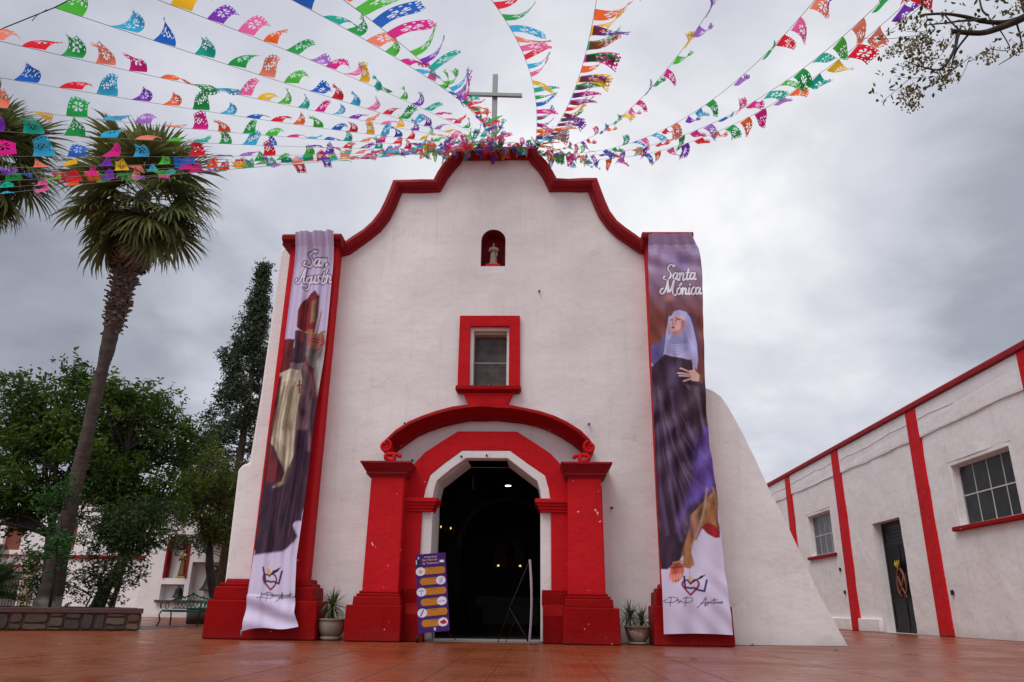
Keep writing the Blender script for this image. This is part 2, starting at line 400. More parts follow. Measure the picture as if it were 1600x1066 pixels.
for k, c in FLAGCOL.items():
    m, t, b = new_mat('tissue_'+k)
    n = noise_tex(t, coords(t), 30, 3); cc = mixc(t, n, (*[a*.85 for a in c], 1), (*[min(1, a*1.15) for a in c], 1))
    t.links.new(cc, b.inputs['Base Color']); b.inputs['Roughness'].default_value = .45; b.inputs['Specular IOR Level'].default_value = .4
    tr = N(t, 'ShaderNodeBsdfTranslucent'); t.links.new(cc, tr.inputs[0]); mx = N(t, 'ShaderNodeMixShader'); mx.inputs[0].default_value = .62
    t.links.new(b.outputs[0], mx.inputs[1]); t.links.new(tr.outputs[0], mx.inputs[2]); t.links.new(mx.outputs[0], t.nodes['Material Output'].inputs[0])
m, t, b = new_mat('printed_cloth')
at = N(t, 'ShaderNodeAttribute', attribute_name='Col'); n = noise_tex(t, coords(t), 160, 2)
gm = N(t, 'ShaderNodeMath', operation='MULTIPLY_ADD'); t.links.new(n, gm.inputs[0]); gm.inputs[1].default_value = .16; gm.inputs[2].default_value = .92
vs_ = N(t, 'ShaderNodeVectorMath', operation='SCALE'); t.links.new(at.outputs['Color'], vs_.inputs[0]); t.links.new(gm.outputs[0], vs_.inputs['Scale'])
t.links.new(vs_.outputs[0], b.inputs['Base Color']); b.inputs['Roughness'].default_value = .5; b.inputs['Specular IOR Level'].default_value = .22
m, t, b = new_mat('plain_vinyl'); b.inputs['Base Color'].default_value = (.72, .68, .78, 1); b.inputs['Roughness'].default_value = .5
# wet stamped paving
def paving(name):
    m, t, b = new_mat(name); g = N(t, 'ShaderNodeNewGeometry')
    br = N(t, 'ShaderNodeTexBrick'); br.inputs['Scale'].default_value = 2.2; br.inputs['Mortar Size'].default_value = .03; br.inputs['Mortar Smooth'].default_value = .5
    br.inputs['Color1'].default_value = (.20, .034, .010, 1); br.inputs['Color2'].default_value = (.37, .080, .018, 1); br.inputs['Mortar'].default_value = (.055, .018, .012, 1)
    t.links.new(g.outputs[0], br.inputs['Vector'])
    v = coords(t); n1 = noise_tex(t, v, .45, 5, .65, .5); n2 = noise_tex(t, v, 3.5, 6, .65); n3 = noise_tex(t, v, 30, 4, .65)
    n5 = noise_tex(t, coords(t, (.8, 1.7, 1)), 2.6, 8, .75); n6 = noise_tex(t, coords(t, (1, 1.5, 1)), 9, 5, .7)
    c = mixc(t, ramp2(t, n2, .35, .7), br.outputs['Color'], (.19, .046, .016, 1))
    c = mixc(t, math_node(t, 'MULTIPLY', ramp2(t, n5, .5, .68), .8), c, (.40, .115, .028, 1))
    c = mixc(t, math_node(t, 'MULTIPLY', ramp2(t, n6, .52, .72), .75), c, (.055, .018, .012, 1))
    c = mixc(t, math_node(t, 'MULTIPLY', ramp2(t, n1, .5, .7), .5), c, (.075, .030, .024, 1))
    c = mixc(t, math_node(t, 'MULTIPLY', ramp2(t, n3, .45, .72), .55), c, (.40, .125, .04, 1))
    n7 = noise_tex(t, coords(t, (1, 1.2, 1)), 55, 3, .6)
    c = mixc(t, math_node(t, 'MULTIPLY', ramp2(t, n7, .52, .7), .5), c, (.05, .016, .01, 1))
    t.links.new(c, b.inputs['Base Color'])
    rr = math_node(t, 'ADD', math_node(t, 'MULTIPLY', ramp2(t, n1, .35, .62), .26), math_node(t, 'ADD', math_node(t, 'MULTIPLY', n6, .22), math_node(t, 'MULTIPLY', n3, .12)))
    t.links.new(math_node(t, 'ADD', rr, .0), b.inputs['Roughness']); b.inputs['Specular IOR Level'].default_value = .36
    h = math_node(t, 'ADD', math_node(t, 'MULTIPLY', math_node(t, 'SUBTRACT', 1.0, br.outputs['Fac']), .4), math_node(t, 'ADD', math_node(t, 'MULTIPLY', n3, .5), math_node(t, 'ADD', math_node(t, 'MULTIPLY', n6, .8), math_node(t, 'MULTIPLY', n2, .6))))
    bump(t, b, h, .5, .011); return m
paving('wet_paving')
M = MT
# ------------------------------------------------------------------ ground
mb = MB(); G = 90; xs = [-400, -60, -30, 30, 60, 500]; ys = [-40, -16, -11, 60, 120, 900]
for i in range(5):
    for j in range(5):
        mb.add([(xs[i], ys[j], -.007), (xs[i+1], ys[j], -.007), (xs[i+1], ys[j+1], -.007), (xs[i], ys[j+1], -.007)], [(0, 1, 2, 3)])
gobj = mb.build('ground', M['wet_paving']); tag(gobj, kind='structure')
# stamped slabs with recessed joints in front of the church
slab_meshes = []
for k in range(3):
    mb = MB(); w, l = .5475, 1.097; a = [(-.004, .003), (.002, -.004), (0, .002)][k]
    mb.taper((-w/2, w/2, -l/2, l/2), (-w/2+.003, w/2-.003, -l/2+.003, l/2-.003), -.03, 0.0)
    for i in range(4, 8): mb.v[i] = (mb.v[i][0], mb.v[i][1], a[i % 2]*.2)
    o = mb.build('paving_slab', M['wet_paving']); slab_meshes.append(o.data); bpy.data.objects.remove(o)
sl = 0
for i in range(-18, 19):
    for j in range(8):
        y = -9.75+1.1*j
        if j == 7 and i > 18: continue
        o = bpy.data.objects.new('paving_slab', slab_meshes[(i*7+j*3) % 3]); COL.objects.link(o); o.parent = gobj
        o.location = (i*.55+.35, y+.1, random.uniform(0, .0008))
# scattered wet leaves and crumbs of litter on the paving
LITTER = [(-8.2, -3.6), (-3.5, -4.4), (6.1, -1.9), (8.1, .6), (10.4, -.3), (-6.6, -.7), (1.7, -2.3), (3.1, -5.1), (-1.9, -6.3), (11.3, 1.9), (5.2, .05), (-9.0, .2), (4.1, -.75)]
for i, (x, y) in enumerate(LITTER):
    mb = MB(); s = random.uniform(.03, .06); a = random.uniform(0, 6)
    pts = [(x+s*math.cos(a+t)*(1.6 if k % 3 == 0 else .8), y+s*math.sin(a+t)*(1 if k % 2 else .7), .006+.02*random.random()) for k, t in enumerate(np.linspace(0, 5.4, 7))]
    mb.add([(x, y, .02)]+pts, [(0, k, k % 7+1) for k in range(1, 8)]); 
    o = mb.build('fallen_leaf', M['leaf_litter'])
    tag(o, 'small brown wet leaf lying on the red paving', 'leaf', 'fallen leaves scattered on the paving')

# ------------------------------------------------------------------ church
church = thing('church', (0, 0, 0), 'white colonial church with red curved gable, red pilasters and an open arched doorway', 'church')
F0 = FY(0)
half = [(3.45, 8.55), (3.25, 8.72), (3.03, 8.9), (2.83, 9.1), (2.66, 9.36), (2.54, 9.68), (2.45, 9.98), (2.39, 10.2), (1.44, 10.2), (1.33, 10.45), (1.2, 10.68), (1.03, 10.9), (.93, 11.08)]
prof_out = [(4.55, 0), (4.55, 8.5)]+half+[(-x, z) for x, z in half[::-1]]+[(-4.55, 8.5), (-4.55, 0)]
door = [(-1.11, -.02), (-1.11, 2.71), (-1.04, 3.08), (-.45, 3.55), (.41, 3.55), (1.04, 3.08), (1.11, 2.71), (1.11, -.02)]
dh = [(-1.11, .004), (-1.11, 2.71), (-1.04, 3.08), (-.45, 3.55), (.41, 3.55), (1.04, 3.08), (1.11, 2.71), (1.11, .004)]
wx = -.035
winh = [(wx-.43, 5.17), (wx+.43, 5.17), (wx+.43, 6.54), (wx-.43, 6.54)]
nich = [(-.29, 8.06), (.28, 8.06), (.28, 8.72)]+arc(-.005, 8.72, .285, 0, 180, 10)[1:-1]+[(-.29, 8.72)]
# the doorway hole starts a hair above the ground so that the wall stays one piece
plate('facade_wall', prof_out, [dh, winh, nich], F0, .85, M['white_stucco'], church, step=.26, amp=.026, seed=2, hole_depth=[.85, .42, .42])
# gable moulding: a big roll over a thin fillet, following the outline
gp = [(-3.62, 8.5)]+[(-x, z) for x, z in half]+[(x, z) for x, z in half[::-1]]+[(3.62, 8.5)]
gp2 = []
for i in range(len(gp)-1):
    n = max(1, int(math.dist(gp[i], gp[i+1])/.3))
    gp2 += [(gp[i][0]+(gp[i+1][0]-gp[i][0])*k/n, gp[i][1]+(gp[i+1][1]-gp[i][1])*k/n) for k in range(n)]
gp2.append(gp[-1])
prof = [(.05, .9), (.06, -.16), (.03, -.23), (-.05, -.26), (-.12, -.22), (-.15, -.14), (-.155, -.10), (-.20, -.09), (-.215, -.03), (-.20, .02), (-.02, .05), (-.02, .9)]
MB().sweep(gp2, prof, F0, False, .12).build('gable_moulding', M['shaded_maroon_trim'], church, wob=.012)
# left corner buttress, battered, with its step
def prismY(poly, y0, y1, name, mat, parent, bevel=.02, wob=.008):
    return MB().prism(poly, y0, y1, FY(0)).build(name, mat, parent, bevel=bevel, wob=wob)
prismY([(-4.5, .0), (-5.36, .0), (-5.33, 1.1), (-5.37, 3.34), (-5.28, 3.46), (-5.14, 3.5), (-5.10, 5.0), (-5.06, 8.5), (-4.98, 8.63), (-4.5, 8.63)], .06, 2.4, 'corner_buttress', M['white_stucco'], church, .05, .03)
rb = [(4.5, 0), (7.12, 0.0), (6.66, .95), (6.42, 1.62), (6.14, 2.32), (5.86, 2.98), (5.62, 3.62), (5.37, 4.22), (5.10, 4.78), (4.97, 4.98), (4.80, 5.10), (4.5, 5.22)]
rbl = subdiv(rb, .5)
mb = MB(); nb = len(rbl)
def rbf(p, back): return (p[0], (.02+max(0, p[0]-4.7)*.10) + (1.1 if back else 0) + .012*noise.noise(Vector((p[0]*1.1, p[1]*1.1, 4))), p[1])
plate('side_buttress', rb, [], lambda a, b, d: (a, .02+max(0, a-4.7)*.12+d, b), 1.0, M['white_stucco'], church, step=.3, amp=.035, seed=5)
# pilasters with bases and cornices
def pilaster(s, x0, x1, bx0, bx1, tag_):
    a, b = (x0, x1) if s > 0 else (-x1, -x0)
    MB().taper((a, b, -.42, .3), (a+.02*(s < 0), b-.02*(s > 0), -.40, .3), 1.0, 8.42).build('pilaster', M['red_paint'], church, bevel=.025, wob=.018)
    c, d = (bx0, bx1) if s > 0 else (-bx1, -bx0)
    base = MB()
    base.taper((c, d, -.80, 1.2 if s < 0 else .2), (c+.015, d-.015, -.79, 1.2 if s < 0 else .2), 0, .70)
    yb = 1.15 if s < 0 else .19
    base.taper((c+.07, d-.13 if s < 0 else d-.07, -.69, yb), (c+.08, d-.14 if s < 0 else d-.08, -.68, yb), .695, .95)
    base.taper((c+.13, d-.20 if s < 0 else d-.12, -.60, yb-.01), (c+.14, d-.21 if s < 0 else d-.13, -.60, yb-.01), .945, 1.02)
    base.taper((c+.20, d-.26 if s < 0 else d-.15, -.53, yb-.02), (c+.22, d-.28 if s < 0 else d-.16, -.50, yb-.02), 1.015, 1.10)
    base.build('pilaster_base', M['deep_red_paint'], church, bevel=.022, wob=.012)
    cr = MB()
    pr = [(-.02, .2), (-.02, -.50), (.02, -.54), (.05, -.50), (.05, -.53), (.09, -.60), (.17, -.62), (.22, -.58), (.24, -.5), (.24, .2)]
    cr.sweep([(a-.14 if s < 0 else a-.10, 8.40), (b+.10 if s < 0 else b-.03, 8.40)], pr, F0).build('pilaster_cornice', M['shaded_maroon_trim'], church, bevel=.01, wob=.015)
pilaster(-1, 3.54, 4.66, 3.14, 5.30, 'l')
pilaster(1, 3.47, 4.54, 3.20, 4.68, 'r')
# portal: two engaged columns on stepped bases with flaring capitals
for s in (-1, 1):
    X = lambda a, b: (min(s*a, s*b), max(s*a, s*b))
    def tp(mb, a0, a1, y, z0, z1, a2=None, a3=None, y2=None, back=.1):
        p, q = X(a0, a1); p2, q2 = X(a2 if a2 is not None else a0, a3 if a3 is not None else a1)
        mb.taper((p, q, y, back), (p2, q2, y2 if y2 is not None else y, back), z0, z1); return mb
    tp(MB(), 1.62, 2.33, -.74, .85, 3.12, 1.64, 2.31).build('portal_column', M['red_paint'], church, bevel=.03, wob=.02)
    b = MB(); tp(b, 1.50, 2.57, -.97, 0, .645, 1.51, 2.555, -.96); tp(b, 1.54, 2.46, -.88, .64, .80, 1.55, 2.45, -.87)
    tp(b, 1.57, 2.41, -.83, .795, .85); tp(b, 1.60, 2.37, -.79, .845, .90)
    b.build('column_base', M['deep_red_paint'], church, bevel=.02, wob=.010)
    c = MB(); tp(c, 1.60, 2.36, -.77, 3.08, 3.13); tp(c, 1.575, 2.40, -.81, 3.125, 3.185); tp(c, 1.57, 2.41, -.82, 3.18, 3.33, 1.50, 2.50, -.93); tp(c, 1.495, 2.51, -.94, 3.325, 3.37)
    c.build('capital', M['shaded_maroon_trim'], church, bevel=.008, wob=.012)
    tp(MB(), 1.31, 1.66, -.38, .0, 2.46).build('portal_pier', M['red_paint'], church, bevel=.012, wob=.008)
    pb = MB(); tp(pb, 1.14, 1.55, -.62, .0, .50); pb.add([(x, y, z) for x in X(1.14, 1.55) for (y, z) in ((-.62, .49), (.0, .49), (.0, .72), (-.42, .70))], [(0, 1, 2, 3), (4, 7, 6, 5), (0, 4, 5, 1), (1, 5, 6, 2), (2, 6, 7, 3), (3, 7, 4, 0)])
    tp(pb, 1.12, 1.6, -.43, .68, .90); tp(pb, 1.125, 1.6, -.41, .89, .96)
    pb.build('pier_base', M['deep_red_paint'], church, bevel=.01, wob=.006)
    im = MB()
    for k, (z0, z1, g) in enumerate(((2.44, 2.50, .02), (2.495, 2.56, .05), (2.555, 2.62, .085), (2.615, 2.70, .125))):
        tp(im, 1.11-g, 1.66, -.40-g, z0, z1)
    im.build('impost', M['red_paint'], church, bevel=.010, wob=.008)
    tp(MB(), 1.095, 1.312, -.30, .0, 2.45, back=.8).build('door_jamb', M['white_stucco_b'], church, bevel=.012, wob=.006)
    # small scroll bracket standing on the capital
    sb = MB(); cx = s*1.95
    def SV(pts): return [(cx+s*p[0], -.62, p[1]) for p in pts]
    sb.tube(SV([(-.17, 3.52), (-.10, 3.55), (.0, 3.56), (.08, 3.56), (.12, 3.52), (.115, 3.47), (.06, 3.44), (-.02, 3.43), (-.07, 3.41)]), [.035, .04, .045, .045, .05, .05, .045, .045, .05], 8)
    sb.tube(SV([(-.05, 3.55), (-.06, 3.48), (-.05, 3.42), (.0, 3.37)]), [.045, .04, .045, .05], 8); sb.tube(SV([(-.10, 3.39), (.02, 3.40), (.13, 3.38)]), [.035, .045, .04], 8)
    sb.ball((cx-s*.17, -.62, 3.52), .045, 8); sb.build('scroll_bracket', M['red_paint'], church, wob=.008)
# octagonal red band and white ring above the imposts
ro = [(1.665, 2.70), (1.66, 3.10), (1.56, 3.38), (1.30, 3.66), (.97, 3.88), (.60, 4.12), (-.64, 4.12), (-.98, 3.90), (-1.32, 3.66), (-1.57, 3.38), (-1.66, 3.10), (-1.665, 2.70)]
wo = [(1.30, 2.70), (1.27, 2.90), (1.19, 3.20), (.86, 3.42), (.46, 3.71), (-.54, 3.71), (-.9, 3.44), (-1.18, 3.20), (-1.27, 2.90), (-1.30, 2.70)]
wi = [(1.115, 2.70), (1.09, 2.88), (1.03, 3.08), (.74, 3.30), (.41, 3.55), (-.45, 3.55), (-.76, 3.32), (-1.04, 3.08), (-1.09, 2.88), (-1.115, 2.70)]
MB().prism(ro+wo[::-1], -.30, .04, F0).build('red_arch_band', M['red_paint'], church, bevel=.012, wob=.01)
MB().prism(wo+wi[::-1], -.285, .80, F0).build('white_arch_ring', M['white_stucco_b'], church, bevel=.012)
# hood moulding over the doorway
hp = [(2.10, 3.76), (2.04, 3.86), (1.86, 4.03), (1.60, 4.20), (1.34, 4.33), (1.05, 4.43), (.75, 4.50), (.45, 4.545), (.15, 4.56), (-.15, 4.565), (-.45, 4.55), (-.75, 4.50), (-1.05, 4.42), (-1.34, 4.31), (-1.60, 4.19), (-1.86, 4.01), (-2.04, 3.86), (-2.12, 3.76)]
hprof = [(-.09, .02), (-.09, -.50), (-.06, -.56), (.00, -.60), (.03, -.55), (.035, -.47), (.09, -.40), (.15, -.28), (.17, -.18), (.15, -.12), (.17, -.07), (.16, .02)]
MB().sweep(hp, hprof, F0, False, .10).build('hood_moulding', M['deep_red_paint'], church, bevel=.008, wob=.012)
for s in (-1, 1):
    v = MB(); pts = []
    for k in range(26):
        a = k*.42; r = .125*(1-k/30); pts.append((s*2.09+s*r*math.cos(a+1.6), -.60+.0015*k, 3.73+r*math.sin(a+1.6)))
    v.tube(pts, [.038*(1-.4*k/26) for k in range(26)], 7)
    v.prism([(s*2.09+.115*math.cos(a), 3.73+.115*math.sin(a)) for a in np.linspace(0, 2*math.pi, 18)[:-1]], -.585, .0, F0)
    v.build('volute', M['red_paint'], church)
# window over the door
SW = [(wx-.68, 5.12), (wx+.68, 5.12), (wx+.67, 6.80), (wx-.675, 6.80)]
MB().prism([SW[0], (wx-.43, 5.12), (wx-.43, 6.54), (wx+.43, 6.54), (wx+.43, 5.12), SW[1], SW[2], SW[3]], -.10, .03, F0).build('window_surround', M['red_paint'], church, bevel=.012, wob=.012)
MB().taper((wx-.66, wx+.66, -.17, .02), (wx-.70, wx+.70, -.22, .02), 5.0, 5.05).taper((wx-.71, wx+.71, -.235, .02), (wx-.70, wx+.70, -.22, .02), 5.045, 5.145).build('window_sill', M['deep_red_paint'], church, bevel=.015, wob=.01)
MB().prism([(wx-.38, 4.62), (wx+.38, 4.62), (wx+.55, 5.01), (wx-.55, 5.01)], -.13, .03, F0).build('window_apron', M['red_paint'], church, bevel=.015, wob=.01)
fr = MB(); y0, y1 = .02, .40
fr.box(wx-.425, wx-.36, y0, y1, 5.14, 6.53); fr.box(wx+.375, wx+.425, y0, y1, 5.14, 6.53); fr.box(wx-.36, wx+.375, y0, .10, 6.48, 6.53)
wf = fr.build('window_frame', M['white_stucco_b'], church, wob=.01)
MB().box(wx-.362, wx+.377, .13, .155, 5.745, 5.77).build('window_bar', M['concrete'], wf, wob=.01)
MB().box(wx-.362, wx+.377, .30, .33, 5.15, 6.42).build('window_pane', M['window_mesh'], wf)
MB().box(wx-.362, wx+.377, .11, .42, 6.42, 6.482).build('window_lintel', M['beige_stone'], wf)
MB().tube([(wx-.02, .12, 5.15), (wx-.02, .12, 5.26)], [.04, .004], 6).build('finial', M['beige_stone'], wf)
# niche lining
nl = MB(); no = [(-.286, 8.062), (-.286, 8.72)]+[(x, z) for x, z in arc(-.005, 8.72, .281, 180, 0, 12)[1:-1]]+[(.276, 8.72), (.276, 8.062)]
ni = [(x*.97, z-.006) for x, z in no]
n = len(no); vs = [(x, .0, z) for x, z in no]+[(x*.93, .41, z-.01) for x, z in no]+[(-.02, .41, 8.3)]
fs = [(i, i+1, n+i+1, n+i) for i in range(n-1)]+[(n+i, n+i+1, 2*n) for i in range(n-1)]+[(n, 2*n, 2*n-1), (0, n, 2*n-1, n-1)]
nl.add(vs, fs).build('niche_lining', M['niche_red'], church)
MB().taper((-.19, .17, .03, .38), (-.17, .15, .05, .36), 8.063, 8.15).build('niche_pedestal', M['red_paint'], church, bevel=.01)
# nails, lamp stubs and small fixings in the facade
for (x, z) in ((1.06, 7.42), (-1.83, 4.35), (2.12, 4.35), (2.55, 2.6), (-1.62, 3.55), (-2.35, 3.50), (-.56, 3.60), (-.03, 3.62)):
    MB().tube([(x, .02, z), (x+.01, -.10 if z > 3.62 or abs(x) > 1.5 else -.33, z-.02)], [.018, .022], 6).build('wall_hook', M['black_iron'], church)
# nave
nv = MB()
nv.box(-4.6, -4.1, .86, 23, 0, 8.3); nv.box(4.1, 4.55, .86, 23, 0, 8.3); nv.box(-4.1, 4.1, 22.6, 23, 0, 8.3)
nv.build('nave_wall', M['white_stucco'], church)
MB().box(-4.6, 4.55, .86, 23, 8.3, 8.6).build('nave_roof', M['concrete'], church)
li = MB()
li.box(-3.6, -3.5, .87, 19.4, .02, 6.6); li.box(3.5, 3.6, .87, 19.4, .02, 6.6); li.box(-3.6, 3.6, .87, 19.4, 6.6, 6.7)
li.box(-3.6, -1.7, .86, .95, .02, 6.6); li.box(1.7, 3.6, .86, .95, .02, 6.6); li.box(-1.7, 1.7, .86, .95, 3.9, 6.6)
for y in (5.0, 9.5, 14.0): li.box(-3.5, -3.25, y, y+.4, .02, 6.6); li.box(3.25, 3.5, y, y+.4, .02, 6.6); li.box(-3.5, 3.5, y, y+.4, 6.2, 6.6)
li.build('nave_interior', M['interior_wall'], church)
oa = [(-3.5, .02), (-2.05, .02), (-2.05, 2.9)]+arc(-.25, 2.9, 1.8, 180, 0, 16)[1:-1]+[(1.55, 2.9), (1.55, .02), (3.5, .02), (3.5, 6.6), (-3.5, 6.6)]
MB().prism(oa, 15.2, 15.6, F0).build('chancel_arch', M['interior_wall'], church)
MB().prism([(x, z) for x, z in arc(-.25, 2.9, 2.0, 180, 0, 16)]+[(x, z) for x, z in arc(-.25, 2.9, 1.82, 0, 180, 16)], 15.1, 15.19, F0).build('arch_moulding', M['beige_stone'], church)
an = [(-.95, 2.25), (-.95, 3.1)]+arc(-.3, 3.1, .65, 180, 0, 12)[1:-1]+[(.35, 3.1), (.35, 2.25)]
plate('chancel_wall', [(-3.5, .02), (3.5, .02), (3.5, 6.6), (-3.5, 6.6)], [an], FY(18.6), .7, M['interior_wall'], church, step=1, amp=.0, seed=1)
MB().box(-3.5, 3.5, .2, 18.6, .004, .02).build('nave_floor', M['dark_floor'], church)
MB().box(-1.12, 1.12, -.33, .25, -.02, .035).build('threshold', M['concrete'], church, bevel=.01)
# roof cross
cx = -.075
cr = MB(); cr.box(cx-.065, cx+.065, .24, .36, 11.0, 13.62)
cr.add([(cx-.70, .17, 12.93), (cx+.70, .17, 12.86), (cx+.70, .24, 12.86), (cx-.70, .24, 12.93), (cx-.70, .17, 13.03), (cx+.70, .17, 12.96), (cx+.70, .24, 12.96), (cx-.70, .24, 13.03)],
       [(0, 3, 2, 1), (4, 5, 6, 7), (0, 1, 5, 4), (2, 3, 7, 6), (0, 4, 7, 3), (1, 2, 6, 5)])
crs = cr.build('roof_cross', M['grey_metal'], church, bevel=.006)

# ------------------------------------------------------------------ statues
def statue(name, loc, h, mat, label, group=None, arm='book'):
    """robed standing figure, one skin: robe folds, shoulders, bent arms, bearded head"""
    root = thing(name, loc, label, 'statue', group)
    mb = MB(); n = 20; X0, Y0, Z0 = loc
    rings = [(0, .17, .13), (.03, .18, .14), (.10, .165, .125), (.25, .145, .11), (.40, .135, .10), (.52, .125, .095), (.58, .12, .09), (.66, .135, .09), (.74, .15, .09), (.79, .145, .08), (.82, .09, .06), (.845, .045, .045), (.86, .04, .04)]
    vs = []
    for z, a, b in rings:
        for k in range(n):
            t = 2*math.pi*k/n; f = 1+(.09*math.sin(5*t+z*6)+.05*math.sin(9*t))*max(0, 1-z/.62)
            vs.append((X0+h*a*f*math.cos(t), Y0+h*b*f*math.sin(t)-h*.01*math.sin(z*6), Z0+h*z))
    m = len(rings); fs = [(i*n+k, i*n+(k+1) % n, (i+1)*n+(k+1) % n, (i+1)*n+k) for i in range(m-1) for k in range(n)]+[tuple(range(n-1, -1, -1)), tuple(range((m-1)*n, m*n))]
    mb.add(vs, fs, True)
    P = lambda x, y, z: (X0+h*x, Y0+h*y, Z0+h*z)
    mb.ball(P(0, -.005, .925), h*.058, 12, (.82, .95, 1.2)); mb.ball(P(0, -.04, .895), h*.032, 8, (1, .9, 1.3)); mb.ball(P(0, -.06, .925), h*.012, 6)
    mb.ball(P(-.05, 0, .925), h*.013, 6); mb.ball(P(.05, 0, .925), h*.013, 6)
    mb.tube([P(-.135, 0, .77), P(-.17, -.02, .66), P(-.165, -.05, .60), P(-.10, -.12, .64), P(-.04, -.13, .67)], [h*r for r in (.045, .048, .045, .035, .026)], 8)
    mb.tube([P(.135, 0, .77), P(.175, -.01, .66), P(.17, -.05, .59), P(.11, -.12, .62), P(.06, -.13, .645)], [h*r for r in (.045, .05, .05, .036, .026)], 8)
    for q in range(3): mb.tube([P(-.04+.012*q, -.13, .67), P(-.01+.012*q, -.14, .685-.01*q)], [h*.012, h*.008], 5)
    for q in range(3): mb.tube([P(.06-.01*q, -.13, .645), P(.03-.01*q, -.142, .655-.01*q)], [h*.012, h*.008], 5)
    mb.tube([P(.12, -.07, .62), P(.16, -.07, .42), P(.14, -.06, .30)], [h*.04, h*.045, h*.01], 8, flat=.5)
    body = mb.build('figure', mat, root)
    if arm == 'book':
        MB().box(X0-h*.05, X0+h*.05, Y0-h*.17, Y0-h*.135, Z0+h*.63, Z0+h*.74).build('book', mat, root, bevel=h*.008)
    MB().taper((X0-h*.2, X0+h*.2, Y0-h*.16, Y0+h*.16), (X0-h*.18, X0+h*.18, Y0-h*.14, Y0+h*.14), Z0-h*.06, Z0+h*.005).build('plinth', mat, root, bevel=h*.01)
    return root
statue('saint_statue', (-.01, .2, 8.19), .56, M['statue_stone'], 'small grey stone saint standing in the arched red niche above the church window')

# ------------------------------------------------------------------ interior things
al = thing('altar', (-.2, 16.9, .02), 'long altar table with a pale cloth deep inside the dark church', 'altar')
MB().box(-1.5, 1.2, 16.6, 17.3, 1.0, 1.06).build('altar_top', M['dark_floor'], al)
MB().box(-1.3, 1.0, 16.7, 17.2, .02, 1.0).build('altar_block', M['dark_floor'], al)
MB().box(-1.52, 1.22, 16.56, 16.598, .72, 1.075).build('altar_cloth', M['altar_cloth'], al, bevel=.01)
statue('altar_statue', (-.3, 18.95, 2.33), 1.05, M['niche_red'], 'dark saint statue between two warm lights in the altar niche')
for x, w in ((-.78, 'left'), (.18, 'right')):
    t_ = thing('niche_light', (x, 18.8, 2.26), 'small warm lamp glowing at the %s foot of the altar statue' % w, 'lamp', 'warm lamps in the altar niche')
    MB().lathe([(.03, 0), (.05, .05), (.055, .1)], (x, 18.8, 2.26), 10).build('lamp_body', M['black_iron'], t_)
    MB().ball((x, 18.78, 2.39), .05, 8).build('bulb', M['lamp_warm'], t_)
cl = thing('ceiling_lamp', (-.1, 12, 4.9), 'white ceiling lamp shining inside the church doorway', 'lamp')
MB().lathe([(.12, 0), (.13, .03), (.05, .08)], (-.1, 12, 4.86), 14).build('lamp_body', M['grey_metal'], cl)
MB().lathe([(.10, 0), (.11, .02)], (-.1, 12, 4.835), 12).build('diffuser', M['lamp_white'], cl)
MB().tube([(-.1, 12, 4.93), (-.1, 12, 6.59)], .012, 6).build('lamp_rod', M['black_iron'], cl)
ch = thing('chandelier', (-1.83, 8, 2.7), 'small brass chandelier glinting in the left of the dark church doorway', 'chandelier')
k = MB()
for a in range(6):
    t = a*math.pi/3; k.tube([(-1.83, 8, 2.75), (-1.83+.12*math.cos(t), 8+.12*math.sin(t), 2.68), (-1.83+.24*math.cos(t), 8+.24*math.sin(t), 2.78), (-1.83+.25*math.cos(t), 8+.25*math.sin(t), 2.9)], .014, 6)
k.tube([(-1.83, 8, 2.6), (-1.83, 8, 3.1)], [.05, .03], 8); k.build('chandelier_frame', M['gold'], ch)
for a in range(6):
    t = a*math.pi/3
    if a in (3, 4, 1): MB().ball((-1.83+.25*math.cos(t), 8+.25*math.sin(t), 2.95), .022, 6, (1, 1, 1.6)).build('bulb', M['lamp_warm'], ch)
    else: MB().ball((-1.83+.25*math.cos(t), 8+.25*math.sin(t), 2.95), .022, 6, (1, 1, 1.6)).build('bulb', M['gold'], ch)
MB().tube([(-1.83, 8, 3.1), (-1.83, 8, 6.59)], .01, 6).build('chain', M['black_iron'], ch)
rbn = MB().tube([(-.42, 1.1, 3.45), (-.42, 1.12, 3.3), (-.40, 1.1, 3.1)], [.006, .02, .008], 5, flat=.3).build('hanging_ribbon', M['purple_ribbon'])
tag(rbn, 'thin purple ribbon hanging inside the top of the doorway', 'ribbon')
# pews: rows of dark benches
pew0 = thing('pew', (-2.2, 4.5, .02), 'dark wooden pew left of the aisle inside the church, nearest the door', 'pew', 'rows of dark pews inside the church')
MB().box(-3.1, -1.3, 4.3, 4.7, .42, .46).build('seat', M['bark_dark'], pew0); MB().box(-3.1, -1.3, 4.72, 4.76, .3, .9).build('backrest', M['bark_dark'], pew0)
for x in (-3.1, -1.34): MB().box(x, x+.04, 4.3, 4.72, .02, .6).build('side_panel', M['bark_dark'], pew0)
for r_ in range(4):
    for s in (0, 1):
        if r_ == 0 and s == 0: continue
        o = pew0.copy(); COL.objects.link(o); o.location = (-2.2+4.4*s, 4.5+r_*2.0, .02); copy_children(pew0, o)
        o['label'] = 'dark wooden pew %s of the aisle in the church, %s row from the door' % (('left', 'right')[s], ('first', 'second', 'third', 'fourth')[r_])
pew0['label'] = 'dark wooden pew left of the aisle in the church, first row from the door'

